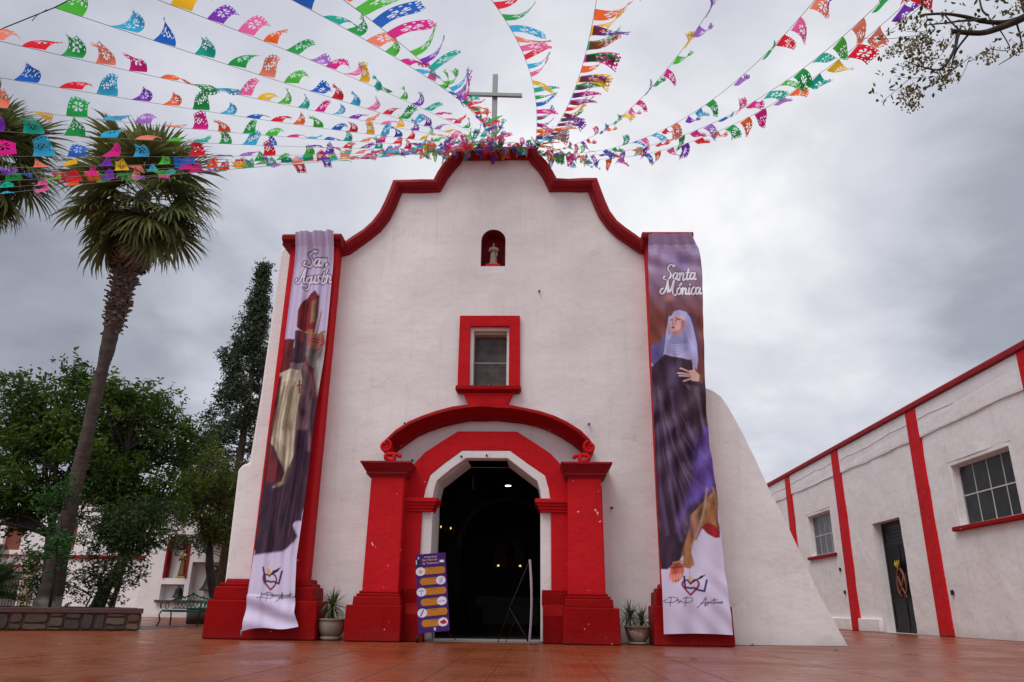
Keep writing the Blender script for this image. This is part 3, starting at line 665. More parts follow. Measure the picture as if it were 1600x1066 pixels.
# ------------------------------------------------------------------ building on the right
hall = thing('side_building', (13.14, 10, 0), 'long white building at the right with red stripes, two barred windows and a black door', 'building')
FB = FX(13.14)
doorh = [(10.60, .004), (13.10, .004), (13.10, 3.69), (10.60, 3.69)]
wins = [(3.76, 7.04, 3.0, 4.85), (16.74, 19.84, 2.96, 4.81), (25.5, 28.6, 2.96, 4.81)]
holes = [doorh]+[[(a, c), (b, c), (b, d), (a, d)] for a, b, c, d in wins]
plate('wall', [(-8, 0), (34, 0), (34, 6.9), (-8, 6.9)], holes, FB, .45, M['white_stucco_b'], hall, step=.45, amp=.02, seed=9)
# parapet band standing a little proud, with a wavy lower edge
low = [(-8+42*k/84, 5.93+.05*noise.noise(Vector((k*.35, 1, 2)))+.03*math.sin(k*.13)) for k in range(85)]
MB().prism(low+[(34, 6.85), (-8, 6.85)], -.045, .01, FB).build('parapet_band', M['white_stucco_b'], hall, wob=.008)
low2 = [(6+19*k/40, 6.45+.06*noise.noise(Vector((k*.5, 5, 2)))+.04*math.sin(k*.3)) for k in range(41)]
MB().tube([(13.14-.05, a, b) for a, b in low2], .014, 5).build('plaster_ridge', M['white_stucco_b'], hall)
MB().sweep([(-8, 6.86), (34, 6.86)], [(0, .5), (0, -.10), (.02, -.13), (.15, -.13), (.2, -.10), (.21, .5)], lambda a, b, d: (13.14+d, a, b)).build('red_coping', M['shaded_maroon_trim'], hall, bevel=.015, wob=.012)
for i, y in enumerate((-4.4, 2.0, 8.25, 15.05, 21.4, 27.8)):
    o_ = MB().taper((13.14-.085, 13.16, y, y+.74), (13.14-.08, 13.16, y+.02, y+.70), .0, 6.86)
    o_.build('red_stripe', M['red_paint'], hall, bevel=.015, wob=.02)
for a, b in ((13.12, 15.04), (15.80, 21.39), (22.15, 27.8)):
    MB().taper((13.14-.13, 13.16, a, b), (13.14-.12, 13.16, a, b), 0, .44).build('plinth', M['white_stucco_b'], hall, bevel=.02, wob=.015)
MB().box(13.58, 22, -8, 34, 6.2, 6.4).build('roof', M['concrete'], hall)
bw = MB(); bw.box(21.6, 22, -8, 34, 0, 6.9); bw.box(13.6, 21.6, -8, -7.6, 0, 6.9); bw.box(13.6, 21.6, 33.6, 34, 0, 6.9); bw.build('rear_wall', M['white_stucco_b'], hall)
def hall_window(a, b, c, d, nv, glass, lbl=None):
    xf = 13.14+.22
    fr = MB(); w = .05
    fr.box(xf, xf+.05, a+.16, b-.16, c+.02, c+.02+w); fr.box(xf, xf+.05, a+.16, b-.16, d-.02-w-.10, d-.12); fr.box(xf, xf+.05, a+.16, a+.16+w, c+.02+w, d-.17); fr.box(xf, xf+.05, b-.16-w, b-.16, c+.02+w, d-.17)
    mid = (c+d)/2-.08; fr.box(xf+.003, xf+.047, a+.16+w, b-.16-w, mid, mid+.035)
    W = (b-a-.32-2*w)
    for k in range(1, nv): fr.box(xf+.006, xf+.044, a+.16+w+W*k/nv-.014, a+.16+w+W*k/nv+.014, c+.02+w, d-.17)
    f = fr.build('window_frame', M['white_frame'], hall)
    rev = MB(); rev.box(13.15+.0, xf+.1, a+.002, a+.158, c+.002, d-.002); rev.box(13.15, xf+.1, b-.158, b-.002, c+.002, d-.002); rev.box(13.15, xf+.1, a+.158, b-.158, d-.118, d-.002)
    rev.build('window_reveal', M['white_stucco_b'], hall, bevel=.02, wob=.01)
    for k in range(nv):
        for z0, z1 in ((c+.02+w, mid), (mid+.035, d-.17)):
            y0 = a+.16+w+W*k/nv; y1 = y0+W/nv
            MB().box(xf+.018+random.uniform(-.003, .003), xf+.026, y0+.0145, y1-.0145, z0+.001, z1-.001).build('pane', M[glass], f)
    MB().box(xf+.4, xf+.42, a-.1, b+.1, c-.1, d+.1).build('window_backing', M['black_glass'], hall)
    MB().box(13.14-.13, 13.16, a-.14, b+.10, c-.13, c+.003).build('window_sill', M['deep_red_paint'], hall, bevel=.03, wob=.02)
    return f
hall_window(*wins[0], 4, 'dark_glass'); hall_window(*wins[1], 4, 'grey_glass'); hall_window(*wins[2], 4, 'grey_glass')
wb = MB().box(13.30, 13.335, 4.0, 4.16, 3.05, 3.86).build('wooden_board', M['wood_orange']); tag(wb, 'narrow orange wooden board leaning inside the barred window near the right edge', 'board')
# door with glazed transom and ironwork
dr = MB(); xd = 13.14+.30
dr.box(xd, xd+.06, 10.62, 10.74, .02, 3.67); dr.box(xd, xd+.06, 12.72, 12.84, .02, 3.67); dr.box(xd, xd+.06, 10.74, 12.72, 3.56, 3.67); dr.box(xd, xd+.06, 10.74, 12.72, 2.86, 2.94); dr.box(xd, xd+.06, 11.70, 11.76, .02, 2.86); dr.box(xd, xd+.06, 10.74, 12.72, .02, .14); dr.box(xd, xd+.06, 10.74, 12.72, 1.0, 1.06)
dd = dr.build('door', M['black_iron'], hall)
MB().box(xd+.02, xd+.03, 10.74, 12.72, .14, 2.86).build('door_glass', M['black_glass'], dd)
MB().box(xd+.02, xd+.03, 10.74, 12.72, 2.94, 3.56).build('transom_glass', M['black_glass'], dd)
bars = MB()
for z in (3.02, 3.14, 3.26, 3.38): bars.box(xd-.01, xd-.002, 10.76, 12.70, z, z+.02)
for y in np.linspace(10.85, 12.62, 12): bars.box(xd-.014, xd-.004, y, y+.016, 1.1, 2.84)
bars.build('door_grille', M['black_iron'], dd)
MB().box(13.142, 13.14+.42, 12.85, 13.098, .004, 3.688).build('door_reveal', M['white_stucco_b'], hall)
rope_ = MB().tube([(13.42, 12.88, 3.5), (13.40, 12.9, 2.8), (13.42, 12.88, 2.0), (13.40, 12.9, 1.2), (13.42, 12.87, .1)], .02, 6).build('door_cable', M['cable'], dd)
em = thing('door_wreath', (13.40, 11.7, 1.2), 'brown ribbon wreath with a yellow bow hanging on the black door', 'wreath')
w_ = MB()
w_.tube([(13.38, 11.72+.32*math.cos(a)*(1-.25*math.sin(a)), 1.62+.46*math.sin(a)) for a in np.linspace(-1.3, 4.4, 16)], [.02, .03, .035, .04, .04, .04, .04, .04, .04, .04, .04, .04, .035, .03, .03, .02], 6)
w_.tube([(13.38, 11.95, 1.85), (13.37, 11.75, 1.5), (13.38, 11.5, 1.2), (13.38, 11.45, 1.1)], .03, 6); w_.tube([(13.38, 11.5, 1.85), (13.37, 11.7, 1.5), (13.38, 11.9, 1.25)], .03, 6)
w_.build('wreath_ring', M['brown_decor'], em)
y_ = MB()
for s in (-1, 0, 1): y_.tube([(13.36, 11.78, 2.05), (13.34, 11.78+s*.12, 2.22), (13.36, 11.78+s*.15, 2.36)], [.03, .07, .02], 8, flat=.5)
y_.build('yellow_bow', M['yellow_decor'], em)
for y, z in ((16.41, 2.27), (16.2, 1.4), (7.9, 1.22)):
    MB().box(13.07, 13.13, y-.05, y+.05, z-.07, z+.07).build('socket_box', M['black_iron'], hall, bevel=.01)

PG = {
'mantle_l':[(-0.033,5.92),(0.146,5.97),(0.315,6.25),(0.277,5.79),(0.187,5.33),(0.128,5.28),(-0.045,5.48)],
'mantle_r':[(0.686,6.72),(0.856,6.58),(0.913,6.16),(0.92,5.79),(0.871,5.37),(0.793,5.97)],
'veil':[(0.364,6.53),(0.454,6.71),(0.571,6.75),(0.686,6.71),(0.76,6.58),(0.818,6.34),(0.87,5.97),(0.881,5.61),(0.856,5.37),(0.795,5.39),(0.762,5.61),(0.522,5.58),(0.248,5.73),(0.302,6.04),(0.357,6.23)],
'veil_edge':[(0.373,6.58),(0.313,6.16),(0.265,5.79),(0.187,5.33),(0.128,5.3),(-0.028,5.54)],
'face':[(0.382,6.48),(0.411,6.57),(0.51,6.64),(0.617,6.6),(0.668,6.46),(0.624,6.27),(0.509,6.15),(0.398,6.17),(0.359,6.3)],
'collar_lines':[(0.318,5.9),(0.49,5.83),(0.723,5.9)],
'collar_lines2':[(0.28,5.79),(0.487,5.72),(0.738,5.76)],
'chin':[(0.402,6.16),(0.517,6.15),(0.636,6.3),(0.69,6.16),(0.724,5.97),(0.339,5.97)],
'cheek':[(0.592,6.53),(0.664,6.47),(0.624,6.29),(0.569,6.23),(0.589,6.39)],
'eye':[(0.476,6.5),(0.534,6.53),(0.569,6.52)],
'eye2':[(0.394,6.5),(0.414,6.52)],
'nose':[(0.438,6.53),(0.396,6.41),(0.419,6.39)],
'mouth':[(0.394,6.33),(0.433,6.36),(0.471,6.32),(0.432,6.3)],
'dress':[(-0.047,5.38),(0.255,5.72),(0.715,5.6),(0.882,5.33),(0.99,5.07),(1.005,3.65),(-0.045,3.64)],
'panel':[(0.578,5.07),(0.873,5.02),(0.963,3.77),(0.798,4.67),(0.77,4.89)],
'palm':[(0.702,5.36),(0.807,5.4),(0.907,5.27),(0.889,5.13),(0.75,5.15)],
'f1':[(0.716,5.33),(0.537,5.4)],
'f2':[(0.707,5.28),(0.488,5.29)],
'f3':[(0.706,5.24),(0.513,5.23)],
'f4':[(0.736,5.19),(0.588,5.12)],
'f5':[(0.81,5.37),(0.789,5.47)],
'cuff':[(0.886,5.32),(0.954,5.28),(0.957,5.09),(0.877,5.12)],
'dress2':[(-0.031,4.09),(1.036,4.1),(1.001,3.55),(1.033,3.38),(1.008,2.93),(0.855,2.77),(0.541,2.45),(0.487,2.09),(0.311,1.59),(0.239,1.47),(0.102,1.35),(-0.012,1.35),(0.004,1.97),(-0.016,2.96)],
'swirl':[(0.636,3.67),(0.801,3.93),(0.932,4.14),(1.03,4.14),(1.021,3.72),(1.042,3.34),(1.007,2.92),(0.803,2.77),(0.548,2.57),(0.36,2.25),(0.3,2.05),(0.349,2.37),(0.529,2.81),(0.676,3.3)],
'brown':[(1.011,2.92),(0.979,2.29),(0.998,2.1),(0.699,2.14),(0.547,1.86),(0.497,1.67),(0.533,1.44),(0.447,1.36),(0.334,1.4),(0.367,1.59),(0.329,1.62),(0.487,2.09),(0.537,2.37),(0.646,2.49)],
'shoe':[(0.699,2.14),(0.799,2.23),(0.898,2.19),(0.99,2.08),(0.98,1.95),(0.896,1.94),(0.785,2.02)],
'foot':[(0.117,1.31),(0.205,1.44),(0.319,1.43),(0.354,1.34),(0.282,1.17),(0.181,1.12),(0.122,1.18)],
'toe1':[(0.184,1.34),(0.21,1.18)],
'toe2':[(0.244,1.36),(0.261,1.24)],
'heart':[(0.425,0.89),(0.322,1.04),(0.314,1.1),(0.355,1.15),(0.409,1.15),(0.441,1.09),(0.49,1.15),(0.542,1.16),(0.573,1.1),(0.543,1.02),(0.425,0.89)],
'book':[(0.35,1.22),(0.352,1.02),(0.394,1.02),(0.44,1.01),(0.499,1.02),(0.533,0.99),(0.64,0.96),(0.701,1.16)],
'quill':[(0.452,1.1),(0.576,1.19),(0.614,1.24),(0.699,1.26),(0.624,1.19),(0.538,1.15)],
'flame':[(0.447,1.25),(0.462,1.19),(0.447,1.15),(0.418,1.15),(0.417,1.19)],
'flameline':[(0.45,1.35),(0.44,1.25)],
's1':[(0.062,0.8),(0.023,0.79),(0.023,0.76),(0.085,0.75),(0.17,0.76),(0.227,0.8),(0.217,0.83),(0.148,0.85),(0.076,0.83)],
's2':[(0.131,0.85),(0.107,0.69)],
's3':[(0.202,0.79),(0.239,0.8),(0.244,0.76),(0.225,0.74),(0.253,0.76),(0.276,0.79)],
's4':[(0.275,0.77),(0.337,0.75),(0.407,0.76),(0.455,0.8),(0.429,0.84),(0.344,0.84),(0.314,0.82)],
's5':[(0.36,0.86),(0.327,0.69)],
's6':[(0.51,0.66),(0.588,0.74),(0.658,0.85),(0.626,0.7),(0.639,0.72)],
's7':[(0.563,0.75),(0.651,0.75),(0.674,0.77),(0.658,0.71),(0.641,0.7)],
's8':[(0.673,0.76),(0.683,0.74),(0.702,0.77),(0.705,0.75),(0.73,0.77),(0.725,0.75),(0.742,0.75)],
's9':[(0.783,0.84),(0.756,0.75),(0.777,0.75)],
's10':[(0.731,0.8),(0.824,0.81)],
's11':[(0.788,0.77),(0.789,0.75),(0.808,0.77),(0.812,0.75),(0.83,0.77),(0.834,0.75),(0.855,0.77),(0.862,0.75),(0.843,0.76),(0.876,0.77),(0.9,0.78),(0.882,0.76),(0.895,0.75),(0.874,0.75)],
'T_S':[(0.273,7.79),(0.492,7.47)],
'T_anta':[(0.528,7.69),(0.882,7.43)],
'T_M':[(0.138,7.42),(0.463,7.08)],
'T_onica':[(0.521,7.39),(0.973,7.11)],
'mitre':[(0.601,7.26),(0.694,7.12),(0.72,7.16),(0.731,6.64),(0.699,6.16),(0.545,6.2),(0.277,6.34),(0.251,6.74),(0.354,7.0)],
'gold':[(0.553,6.98),(0.672,7.03),(0.705,6.49),(0.579,6.45)],
'beard':[(0.237,6.26),(0.694,6.3),(0.698,5.97),(0.55,5.53),(0.21,5.6),(0.282,5.88)],
'faceL':[(0.532,6.31),(0.674,6.3),(0.671,6.04),(0.561,6.04)],
'ear':[(0.313,6.26),(0.436,6.28),(0.462,6.04),(0.364,6.03)],
'shoulder':[(-0.047,6.04),(0.055,6.1),(0.26,6.07),(0.238,5.55),(0.199,5.3),(-0.02,5.16),(-0.031,5.69)],
'alb':[(-0.03,5.3),(0.227,5.41),(0.502,5.38),(0.579,5.14),(0.587,4.42),(0.632,3.6),(0.059,3.6),(0.056,4.29),(-0.0,4.87)],
'cope':[(0.538,5.6),(0.683,5.46),(0.903,5.05),(0.884,4.56),(0.989,3.6),(0.6,3.6),(0.573,4.42),(0.57,5.14)],
'trim':[(0.591,5.58),(0.753,5.32),(0.887,5.03),(0.897,4.78)],
'crossv':[(0.502,5.14),(0.549,4.86)],
'crossh':[(0.463,5.03),(0.579,5.03)],
'collar':[(0.193,5.53),(0.55,5.53),(0.527,5.37),(0.255,5.39)],
'albD':[(0.012,4.06),(0.615,4.06),(0.611,3.5),(0.483,3.2),(0.446,2.93),(0.298,2.81),(0.235,2.86),(0.441,3.16),(0.139,3.71),(0.063,3.75)],
'robe':[(0.011,3.8),(0.139,3.71),(0.441,3.16),(0.246,2.85),(0.514,2.95),(0.63,3.54),(0.625,4.06),(0.897,4.06),(0.996,2.2),(0.775,2.18),(0.949,1.9),(0.895,1.78),(0.662,1.6),(0.014,1.53),(0.013,1.89),(0.009,2.5)],
'maroon':[(0.068,3.71),(0.423,3.16),(0.393,2.99),(0.045,2.95),(-0.009,3.45)],
'heartL':[(0.491,0.89),(0.33,1.03),(0.308,1.15),(0.372,1.17),(0.439,1.14),(0.486,1.18),(0.565,1.15),(0.604,1.06),(0.574,0.97),(0.491,0.89)],
'bookL':[(0.28,1.3),(0.357,1.04),(0.417,1.05),(0.479,1.03),(0.545,1.04),(0.655,1.0),(0.699,1.23)],
'quillL':[(0.439,1.14),(0.524,1.24),(0.677,1.31),(0.616,1.22),(0.523,1.18)],
'flameL':[(0.372,1.32),(0.436,1.25),(0.454,1.18),(0.385,1.18),(0.347,1.25)],
'flamelineL':[(0.379,1.43),(0.381,1.32)],
't1':[(0.233,0.73),(0.219,0.75),(0.329,0.75),(0.487,0.73),(0.554,0.79),(0.468,0.84),(0.339,0.81),(0.306,0.79)],
't2':[(0.303,0.84),(0.29,0.68)],
't3':[(0.417,0.85),(0.406,0.68)],
't4':[(0.607,0.66),(0.701,0.75),(0.738,0.85),(0.73,0.71)],
't5':[(0.662,0.75),(0.78,0.74),(0.818,0.77),(0.846,0.74),(0.885,0.78),(0.901,0.75)],
't6':[(0.912,0.86),(0.901,0.74)],
't7':[(0.857,0.8),(0.972,0.82)],
't8':[(0.948,0.75),(0.987,0.78),(1.01,0.75),(1.05,0.78)],
'T_San':[(0.249,8.13),(0.85,7.77)],
'T_Agu':[(0.101,7.8),(0.937,7.4)],
}

# ------------------------------------------------------------------ printed banners
def srgb(c): return np.array([((v/255+.055)/1.055)**2.4 if v > 10 else v/255/12.92 for v in c])
class Canvas:
    """the print of a cloth, held as one colour per woven grid point"""
    def __init__(s, W, z0, z1, step, base):
        s.W, s.z0, s.z1 = W, z0, z1
        s.nx = int(W/step)+1; s.nz = int((z1-z0)/step)+1
        s.u, s.z = np.meshgrid(np.linspace(0, 1, s.nx), np.linspace(z0, z1, s.nz))
        s.cache = {}; s.x = s.u*W; s.c = np.tile(srgb(base), (s.nz, s.nx, 1)); s.step = step
    def fbm(s, f, sd):
        key = (f, sd)
        if key not in s.cache:
            r = np.random.default_rng(sd); out = np.zeros(s.x.shape); a = .5
            for o in range(4):
                q = f*2**o; gx, gz = int(s.W*q)+3, int((s.z1-s.z0)*q*.5)+3; g_ = r.random((gz, gx))-.5
                X = s.x*q; Z = (s.z-s.z0)*q*.5; i = X.astype(int); j = Z.astype(int); tx = X-i; tz = Z-j; tx = tx*tx*(3-2*tx); tz = tz*tz*(3-2*tz)
                out += a*((g_[j, i]*(1-tx)+g_[j, i+1]*tx)*(1-tz)+(g_[j+1, i]*(1-tx)+g_[j+1, i+1]*tx)*tz); a *= .55
            s.cache[key] = out*2
        return s.cache[key]
    def pts(s, p): return np.array([(a*s.W, b) for a, b in p])
    def segd(s, p):
        d = np.full(s.x.shape, 1e9)
        for a, b in zip(p[:-1], p[1:]):
            e = b-a; L = max(e@e, 1e-12)
            t = np.clip(((s.x-a[0])*e[0]+(s.z-a[1])*e[1])/L, 0, 1)
            d = np.minimum(d, (s.x-a[0]-t*e[0])**2+(s.z-a[1]-t*e[1])**2)
        return np.sqrt(d)
    def put(s, al, col, vary=0):
        c = srgb(col); c = np.broadcast_to(c, s.c.shape)
        if vary:
            w = s.fbm(1.2, 1)*1.6
            f = np.sin((s.x*9+s.z*1.7+w*2.2)*2.1)*.55+np.sin((s.x*17-s.z*1.1+w*3)*1.7)*.35+s.fbm(9, 3)*1.2
            c = c*np.clip(1+vary*2.0*f, .35, 2.2)[..., None]
        s.c = s.c*(1-al[..., None])+c*al[..., None]
    def poly(s, p, col, soft=.015, vary=0, alpha=1.0):
        p = s.pts(p); ins = np.zeros(s.x.shape, bool)
        for i in range(len(p)):
            a, b = p[i], p[i-1]
            if a[1] == b[1]: continue
            ins ^= ((a[1] > s.z) != (b[1] > s.z)) & (s.x < (b[0]-a[0])*(s.z-a[1])/(b[1]-a[1])+a[0])
        d = s.segd(np.vstack([p, p[:1]])); d = np.where(ins, d, -d)
        s.put(np.clip(.5+d/soft, 0, 1)*alpha, col, vary)
    def line(s, p, col, w, soft=.012, alpha=1.0):
        s.put(np.clip(.5+(w/2-s.segd(s.pts(p)))/soft, 0, 1)*alpha, col)
    def grad(s, z0, z1, col):
        s.put(np.clip((s.z-z0)/(z1-z0), 0, 1), col)
GL = {'S': (.66, [[(.74, .96), (.62, .88), (.55, 1), (.36, .98), (.2, .82), (.28, .64), (.44, .48), (.50, .26), (.38, .04), (.15, 0), (-.05, .08), (-.04, .24), (.06, .25)]]),
 'a': (.52, [[(.38, .44), (.22, .5), (.05, .35), (.04, .12), (.15, 0), (.3, .14), (.39, .46), (.36, .12), (.43, 0), (.53, .08)]]),
 'n': (.52, [[(.0, .4), (.09, .5), (.07, 0)], [(.07, .26), (.25, .48), (.36, .42), (.34, .08), (.42, 0), (.52, .08)]]),
 't': (.36, [[(.2, .8), (.12, .14), (.2, 0), (.34, .08)], [(0, .5), (.35, .53)]]),
 'M': (1.12, [[(-.10, .42), (-.28, .32), (-.30, .12), (-.12, .02), (.08, .2), (.2, .6), (.25, 1.0), (.30, .8), (.34, .1)], [(.26, .98), (.5, .16), (.78, 1.0), (.74, .4), (.80, .05), (.98, -.08), (1.08, .0)]]),
 'ó': (.44, [[(.22, .5), (.05, .35), (.05, .1), (.2, 0), (.36, .12), (.36, .38), (.22, .5)], [(.22, .66), (.36, .86)]]),
 'i': (.27, [[(.1, .48), (.08, .1), (.15, 0), (.25, .08)], [(.12, .68), (.14, .71)]]), 'í': (.27, [[(.1, .48), (.08, .1), (.15, 0), (.25, .08)], [(.12, .62), (.26, .82)]]),
 'c': (.38, [[(.34, .42), (.2, .5), (.05, .32), (.06, .1), (.2, 0), (.36, .1)]]),
 'A': (.66, [[(-.30, .30), (-.34, .12), (-.12, -.02), (.12, .25), (.42, 1.0), (.44, .3), (.52, 0), (.64, .05)], [(.1, .4), (.5, .42)]]),
 'g': (.46, [[(.36, .44), (.2, .5), (.05, .35), (.06, .14), (.2, .05), (.36, .2), (.38, .48), (.34, -.2), (.18, -.42), (-.1, -.34)]]),
 'u': (.54, [[(.03, .48), (.05, .12), (.16, 0), (.32, .15), (.38, .48), (.36, .1), (.44, 0), (.54, .08)]]),
 's': (.36, [[(.32, .44), (.18, .5), (.08, .4), (.22, .26), (.28, .1), (.14, 0), (0, .08)]])}
def smooth_line(p, k=4):
    if len(p) < 3: return p
    p = [p[0]]+list(p)+[p[-1]]; out = []
    for i in range(1, len(p)-2):
        for j in range(k):
            t = j/k; a, b, c, d = [np.array(q) for q in p[i-1:i+3]]
            out.append(tuple(.5*((2*b)+(-a+c)*t+(2*a-5*b+4*c-d)*t*t+(-a+3*b-3*c+d)*t**3)))
    return out+[p[-2]]
def script_text(cv, word, u0, u1, zb, em, fill, edge, w, ew):
    tot = sum(GL[c][0] for c in word); sx = (u1-u0)/tot
    for pas, (col, ww) in enumerate(((edge, w+2*ew), (fill, w))):
        x = u0
        for c in word:
            for st in GL[c][1]:
                L_ = smooth_line([(x+(a+.14*b)*sx, zb+b*em) for a, b in st])
                for p_, q_ in zip(L_[:-1], L_[1:]):
                    an = math.atan2(q_[1]-p_[1], (q_[0]-p_[0])*cv.W); pen = .35+.95*abs(math.sin(an+.6))
                    cv.line([p_, q_], col, w*pen+(ww-w), .010)
            x += GL[c][0]*sx
def banner(name, cv, le, re, yf, mat, label, hem=None):
    nz, nx = cv.nz, cv.nx
    co = np.zeros((nz, nx, 3))
    for j in range(nz):
        z = cv.z[j, 0]; l, r = le(z), re(z)
        for i in range(nx):
            u = i/(nx-1); co[j, i] = (l+(r-l)*(u+fx(name, u, z)), yf(u, z), z+(hem(u) if hem and j < 60 else 0)*(1-j/60))
    a = np.arange(nz*nx).reshape(nz, nx)
    f = np.stack([a[:-1, :-1], a[:-1, 1:], a[1:, 1:], a[1:, :-1]], -1).reshape(-1, 4)
    o = fast_mesh(name, co.reshape(-1, 3), f, mat, None, col=cv.c.reshape(-1, 3), smooth=True)
    return tag(o, label, 'banner', 'tall cloth banners hanging on the church pilasters')
def fx(name, u, z):
    return 0.0
def logo(cv, sfx, sig):
    g = lambda n: PG[n+sfx]
    cv.line(smooth_line(g('heart'), 2), (140, 25, 50), .035)
    cv.line(g('book'), (45, 35, 95), .035); cv.poly(g('quill'), (35, 25, 60), .01); cv.line(g('quill')[:2], (35, 25, 60), .02)
    cv.poly(g('flame'), (205, 170, 60), .012); cv.line(g('flameline'), (190, 130, 120), .012)
    for k in sig: cv.line(smooth_line(PG[k], 3), (35, 30, 40), .013, .010)
# --- right banner
cv = Canvas(1.12, .2, 8.52, .0108, (206, 196, 222))
P = PG
cv.poly([(-.1, 2.0), (-.1, 8.7), (1.1, 8.7), (1.1, 2.6), (.8, 2.3), (.6, 1.9)], (118, 62, 58), .03, .12)
cv.put(np.clip((cv.z-6.6)/.9, 0, 1), (150, 120, 150)); cv.put(np.clip((cv.z-7.5)/.7, 0, 1), (178, 160, 200))
cv.poly([(-.1, 5.2), (-.1, 7.0), (.12, 6.7), (.25, 6.2), (.15, 5.6)], (140, 70, 55), .5, alpha=.6)
cv.poly([(.5, 8.0), (.75, 8.1), (.8, 7.85), (.45, 7.8)], (120, 100, 165), .2, alpha=.6)
cv.poly([(.25, 7.05), (.45, 7.1), (.48, 7.0), (.3, 6.93)], (190, 130, 110), .1, alpha=.7)
cv.poly([(-.1, 1.42), (-.1, 5.4), (.2, 5.6), (.9, 5.3), (1.1, 5.0), (1.1, 2.9), (.9, 2.65), (.5, 1.9), (.3, 1.5), (.1, 1.42)], (62, 40, 62), .03, .22)
cv.poly(P['mantle_l'], (92, 82, 140), .03, .15); cv.poly(P['mantle_r'], (88, 62, 96), .03, .15)
cv.poly(P['veil'], (176, 174, 222), .02, .10); cv.line(smooth_line(P['veil_edge']), (175, 175, 215), .05)
cv.poly(P['chin'], (150, 150, 195), .02, .12)
for q in (0, .06, .12, .18, .24): cv.line(smooth_line([(.31, 6.05-q), (.47, 5.96-q), (.70, 6.08-q)]), (120, 120, 165), .015, alpha=.7)
cv.poly(P['face'], (214, 170, 168), .02); cv.poly(P['cheek'], (165, 95, 100), .05, alpha=.8)
cv.poly([(.40, 6.22), (.60, 6.3), (.55, 6.16), (.42, 6.15)], (175, 110, 115), .06, alpha=.7)
cv.line(smooth_line(P['eye']), (60, 35, 45), .022); cv.line([(.47, 6.555), (.56, 6.575)], (110, 70, 70), .016); cv.line(P['eye2'], (60, 35, 45), .02); cv.line(P['nose'], (160, 100, 105), .02)
cv.poly(P['mouth'], (130, 40, 50), .012)
cv.poly(P['dress'], (60, 38, 58), .02, .25); cv.poly(P['panel'], (105, 90, 102), .05, .1, .8)
cv.poly([(.28, 5.45), (.5, 5.5), (.45, 5.0), (.3, 5.05)], (90, 72, 120), .2, alpha=.5)
cv.poly(P['dress2'], (60, 38, 60), .02, .25); cv.poly(P['swirl'], (98, 74, 158), .12, .25, .85)
for a, b, c_, d in ((.1, 5.0, .75, 2.4), (.1, 4.9, .5, 2.6), (.12, 4.8, .3, 2.2), (.3, 4.6, .95, 3.1), (.5, 4.4, 1.0, 3.5), (.2, 4.6, .6, 2.9)):
    cv.line(smooth_line([(a, b), ((a+c_)/2-.05, (b+d)/2), (c_, d)]), (130, 115, 150), .012, .03, alpha=.45)
for a, b, c_, d, w_ in ((.15, 4.9, .45, 2.2, .05), (.35, 4.9, .62, 3.3, .04), (.62, 4.2, .9, 3.5, .06), (.5, 3.4, .8, 2.9, .05), (.25, 3.6, .35, 1.9, .05), (.08, 4.2, .14, 2.0, .04)):
    cv.line(smooth_line([(a, b), ((a+c_)/2-.06, (b+d)/2), (c_, d)]), (122, 98, 142), w_, .07, alpha=.55)
cv.line(smooth_line([(.75, 5.0), (.85, 4.2), (.72, 3.5)]), (30, 18, 34), .06, .08, alpha=.7); cv.line(smooth_line([(.3, 4.6), (.4, 3.6), (.3, 2.4)]), (30, 18, 34), .05, .07, alpha=.6)
cv.poly(P['cuff'], (125, 80, 60), .03); cv.poly(P['palm'], (222, 180, 170), .02)
for k in ('f1', 'f2', 'f3', 'f4', 'f5'): cv.line(P[k], (222, 180, 170), .034, .012)
cv.poly(P['brown'], (150, 102, 66), .02, .3)
cv.line(smooth_line([(.85, 2.9), (.72, 2.3), (.5, 1.75)]), (190, 165, 140), .03, .04, alpha=.7); cv.line(smooth_line([(.95, 2.9), (.98, 2.5)]), (180, 150, 110), .03, .04, alpha=.6)
cv.poly(P['shoe'], (150, 22, 38), .015, .2); cv.poly(smooth_line([(.17, 1.40), (.24, 1.50), (.34, 1.46), (.36, 1.34), (.31, 1.20), (.26, 1.13), (.19, 1.11), (.13, 1.17), (.13, 1.28), (.17, 1.40)], 3), (186, 88, 74), .03, .3)
[cv.line([(.165+.045*q_, 1.24+.01*q_), (.15+.042*q_, 1.15+.012*q_)], (228, 168, 150), .022, .02) for q_ in range(4)]; cv.line([(.16, 1.38), (.33, 1.40)], (130, 40, 40), .035, .02); cv.line([(.20, 1.47), (.33, 1.50)], (170, 120, 60), .03)
cv.put(np.clip(.5+(cv.fbm(3, 8)-.35)/.2, 0, 1)*.22*(cv.z > 2.0)*(cv.z < 5.2), (140, 110, 150))
cv.poly([(.40, 6.46), (.50, 6.49), (.50, 6.40), (.42, 6.36)], (150, 95, 100), .05, alpha=.5); cv.poly([(.50, 6.62), (.62, 6.58), (.64, 6.5), (.55, 6.56)], (238, 205, 200), .05, alpha=.6); cv.poly([(.385, 6.46), (.405, 6.47), (.41, 6.40), (.39, 6.40)], (240, 205, 200), .02, alpha=.8)
script_text(cv, 'Santa', .29, .88, 7.47, .35, (232, 228, 240), (35, 25, 45), .030, .013)
script_text(cv, 'Mónica', .27, .97, 7.12, .33, (232, 228, 240), (35, 25, 45), .030, .013)
logo(cv, '', ['s%d' % k for k in range(1, 12)])
RZ = [.2, 1.25, 2.72, 3.75, 5.1, 6.24, 7.75, 8.2, 8.5]
def rl(z): return np.interp(z, RZ, [3.36, 3.38, 3.39, 3.40, 3.42, 3.44, 3.48, 3.49, 3.50])
def rr(z): return np.interp(z, RZ, [4.62, 4.58, 4.56, 4.5, 4.52, 4.57, 4.66, 4.60, 4.44])
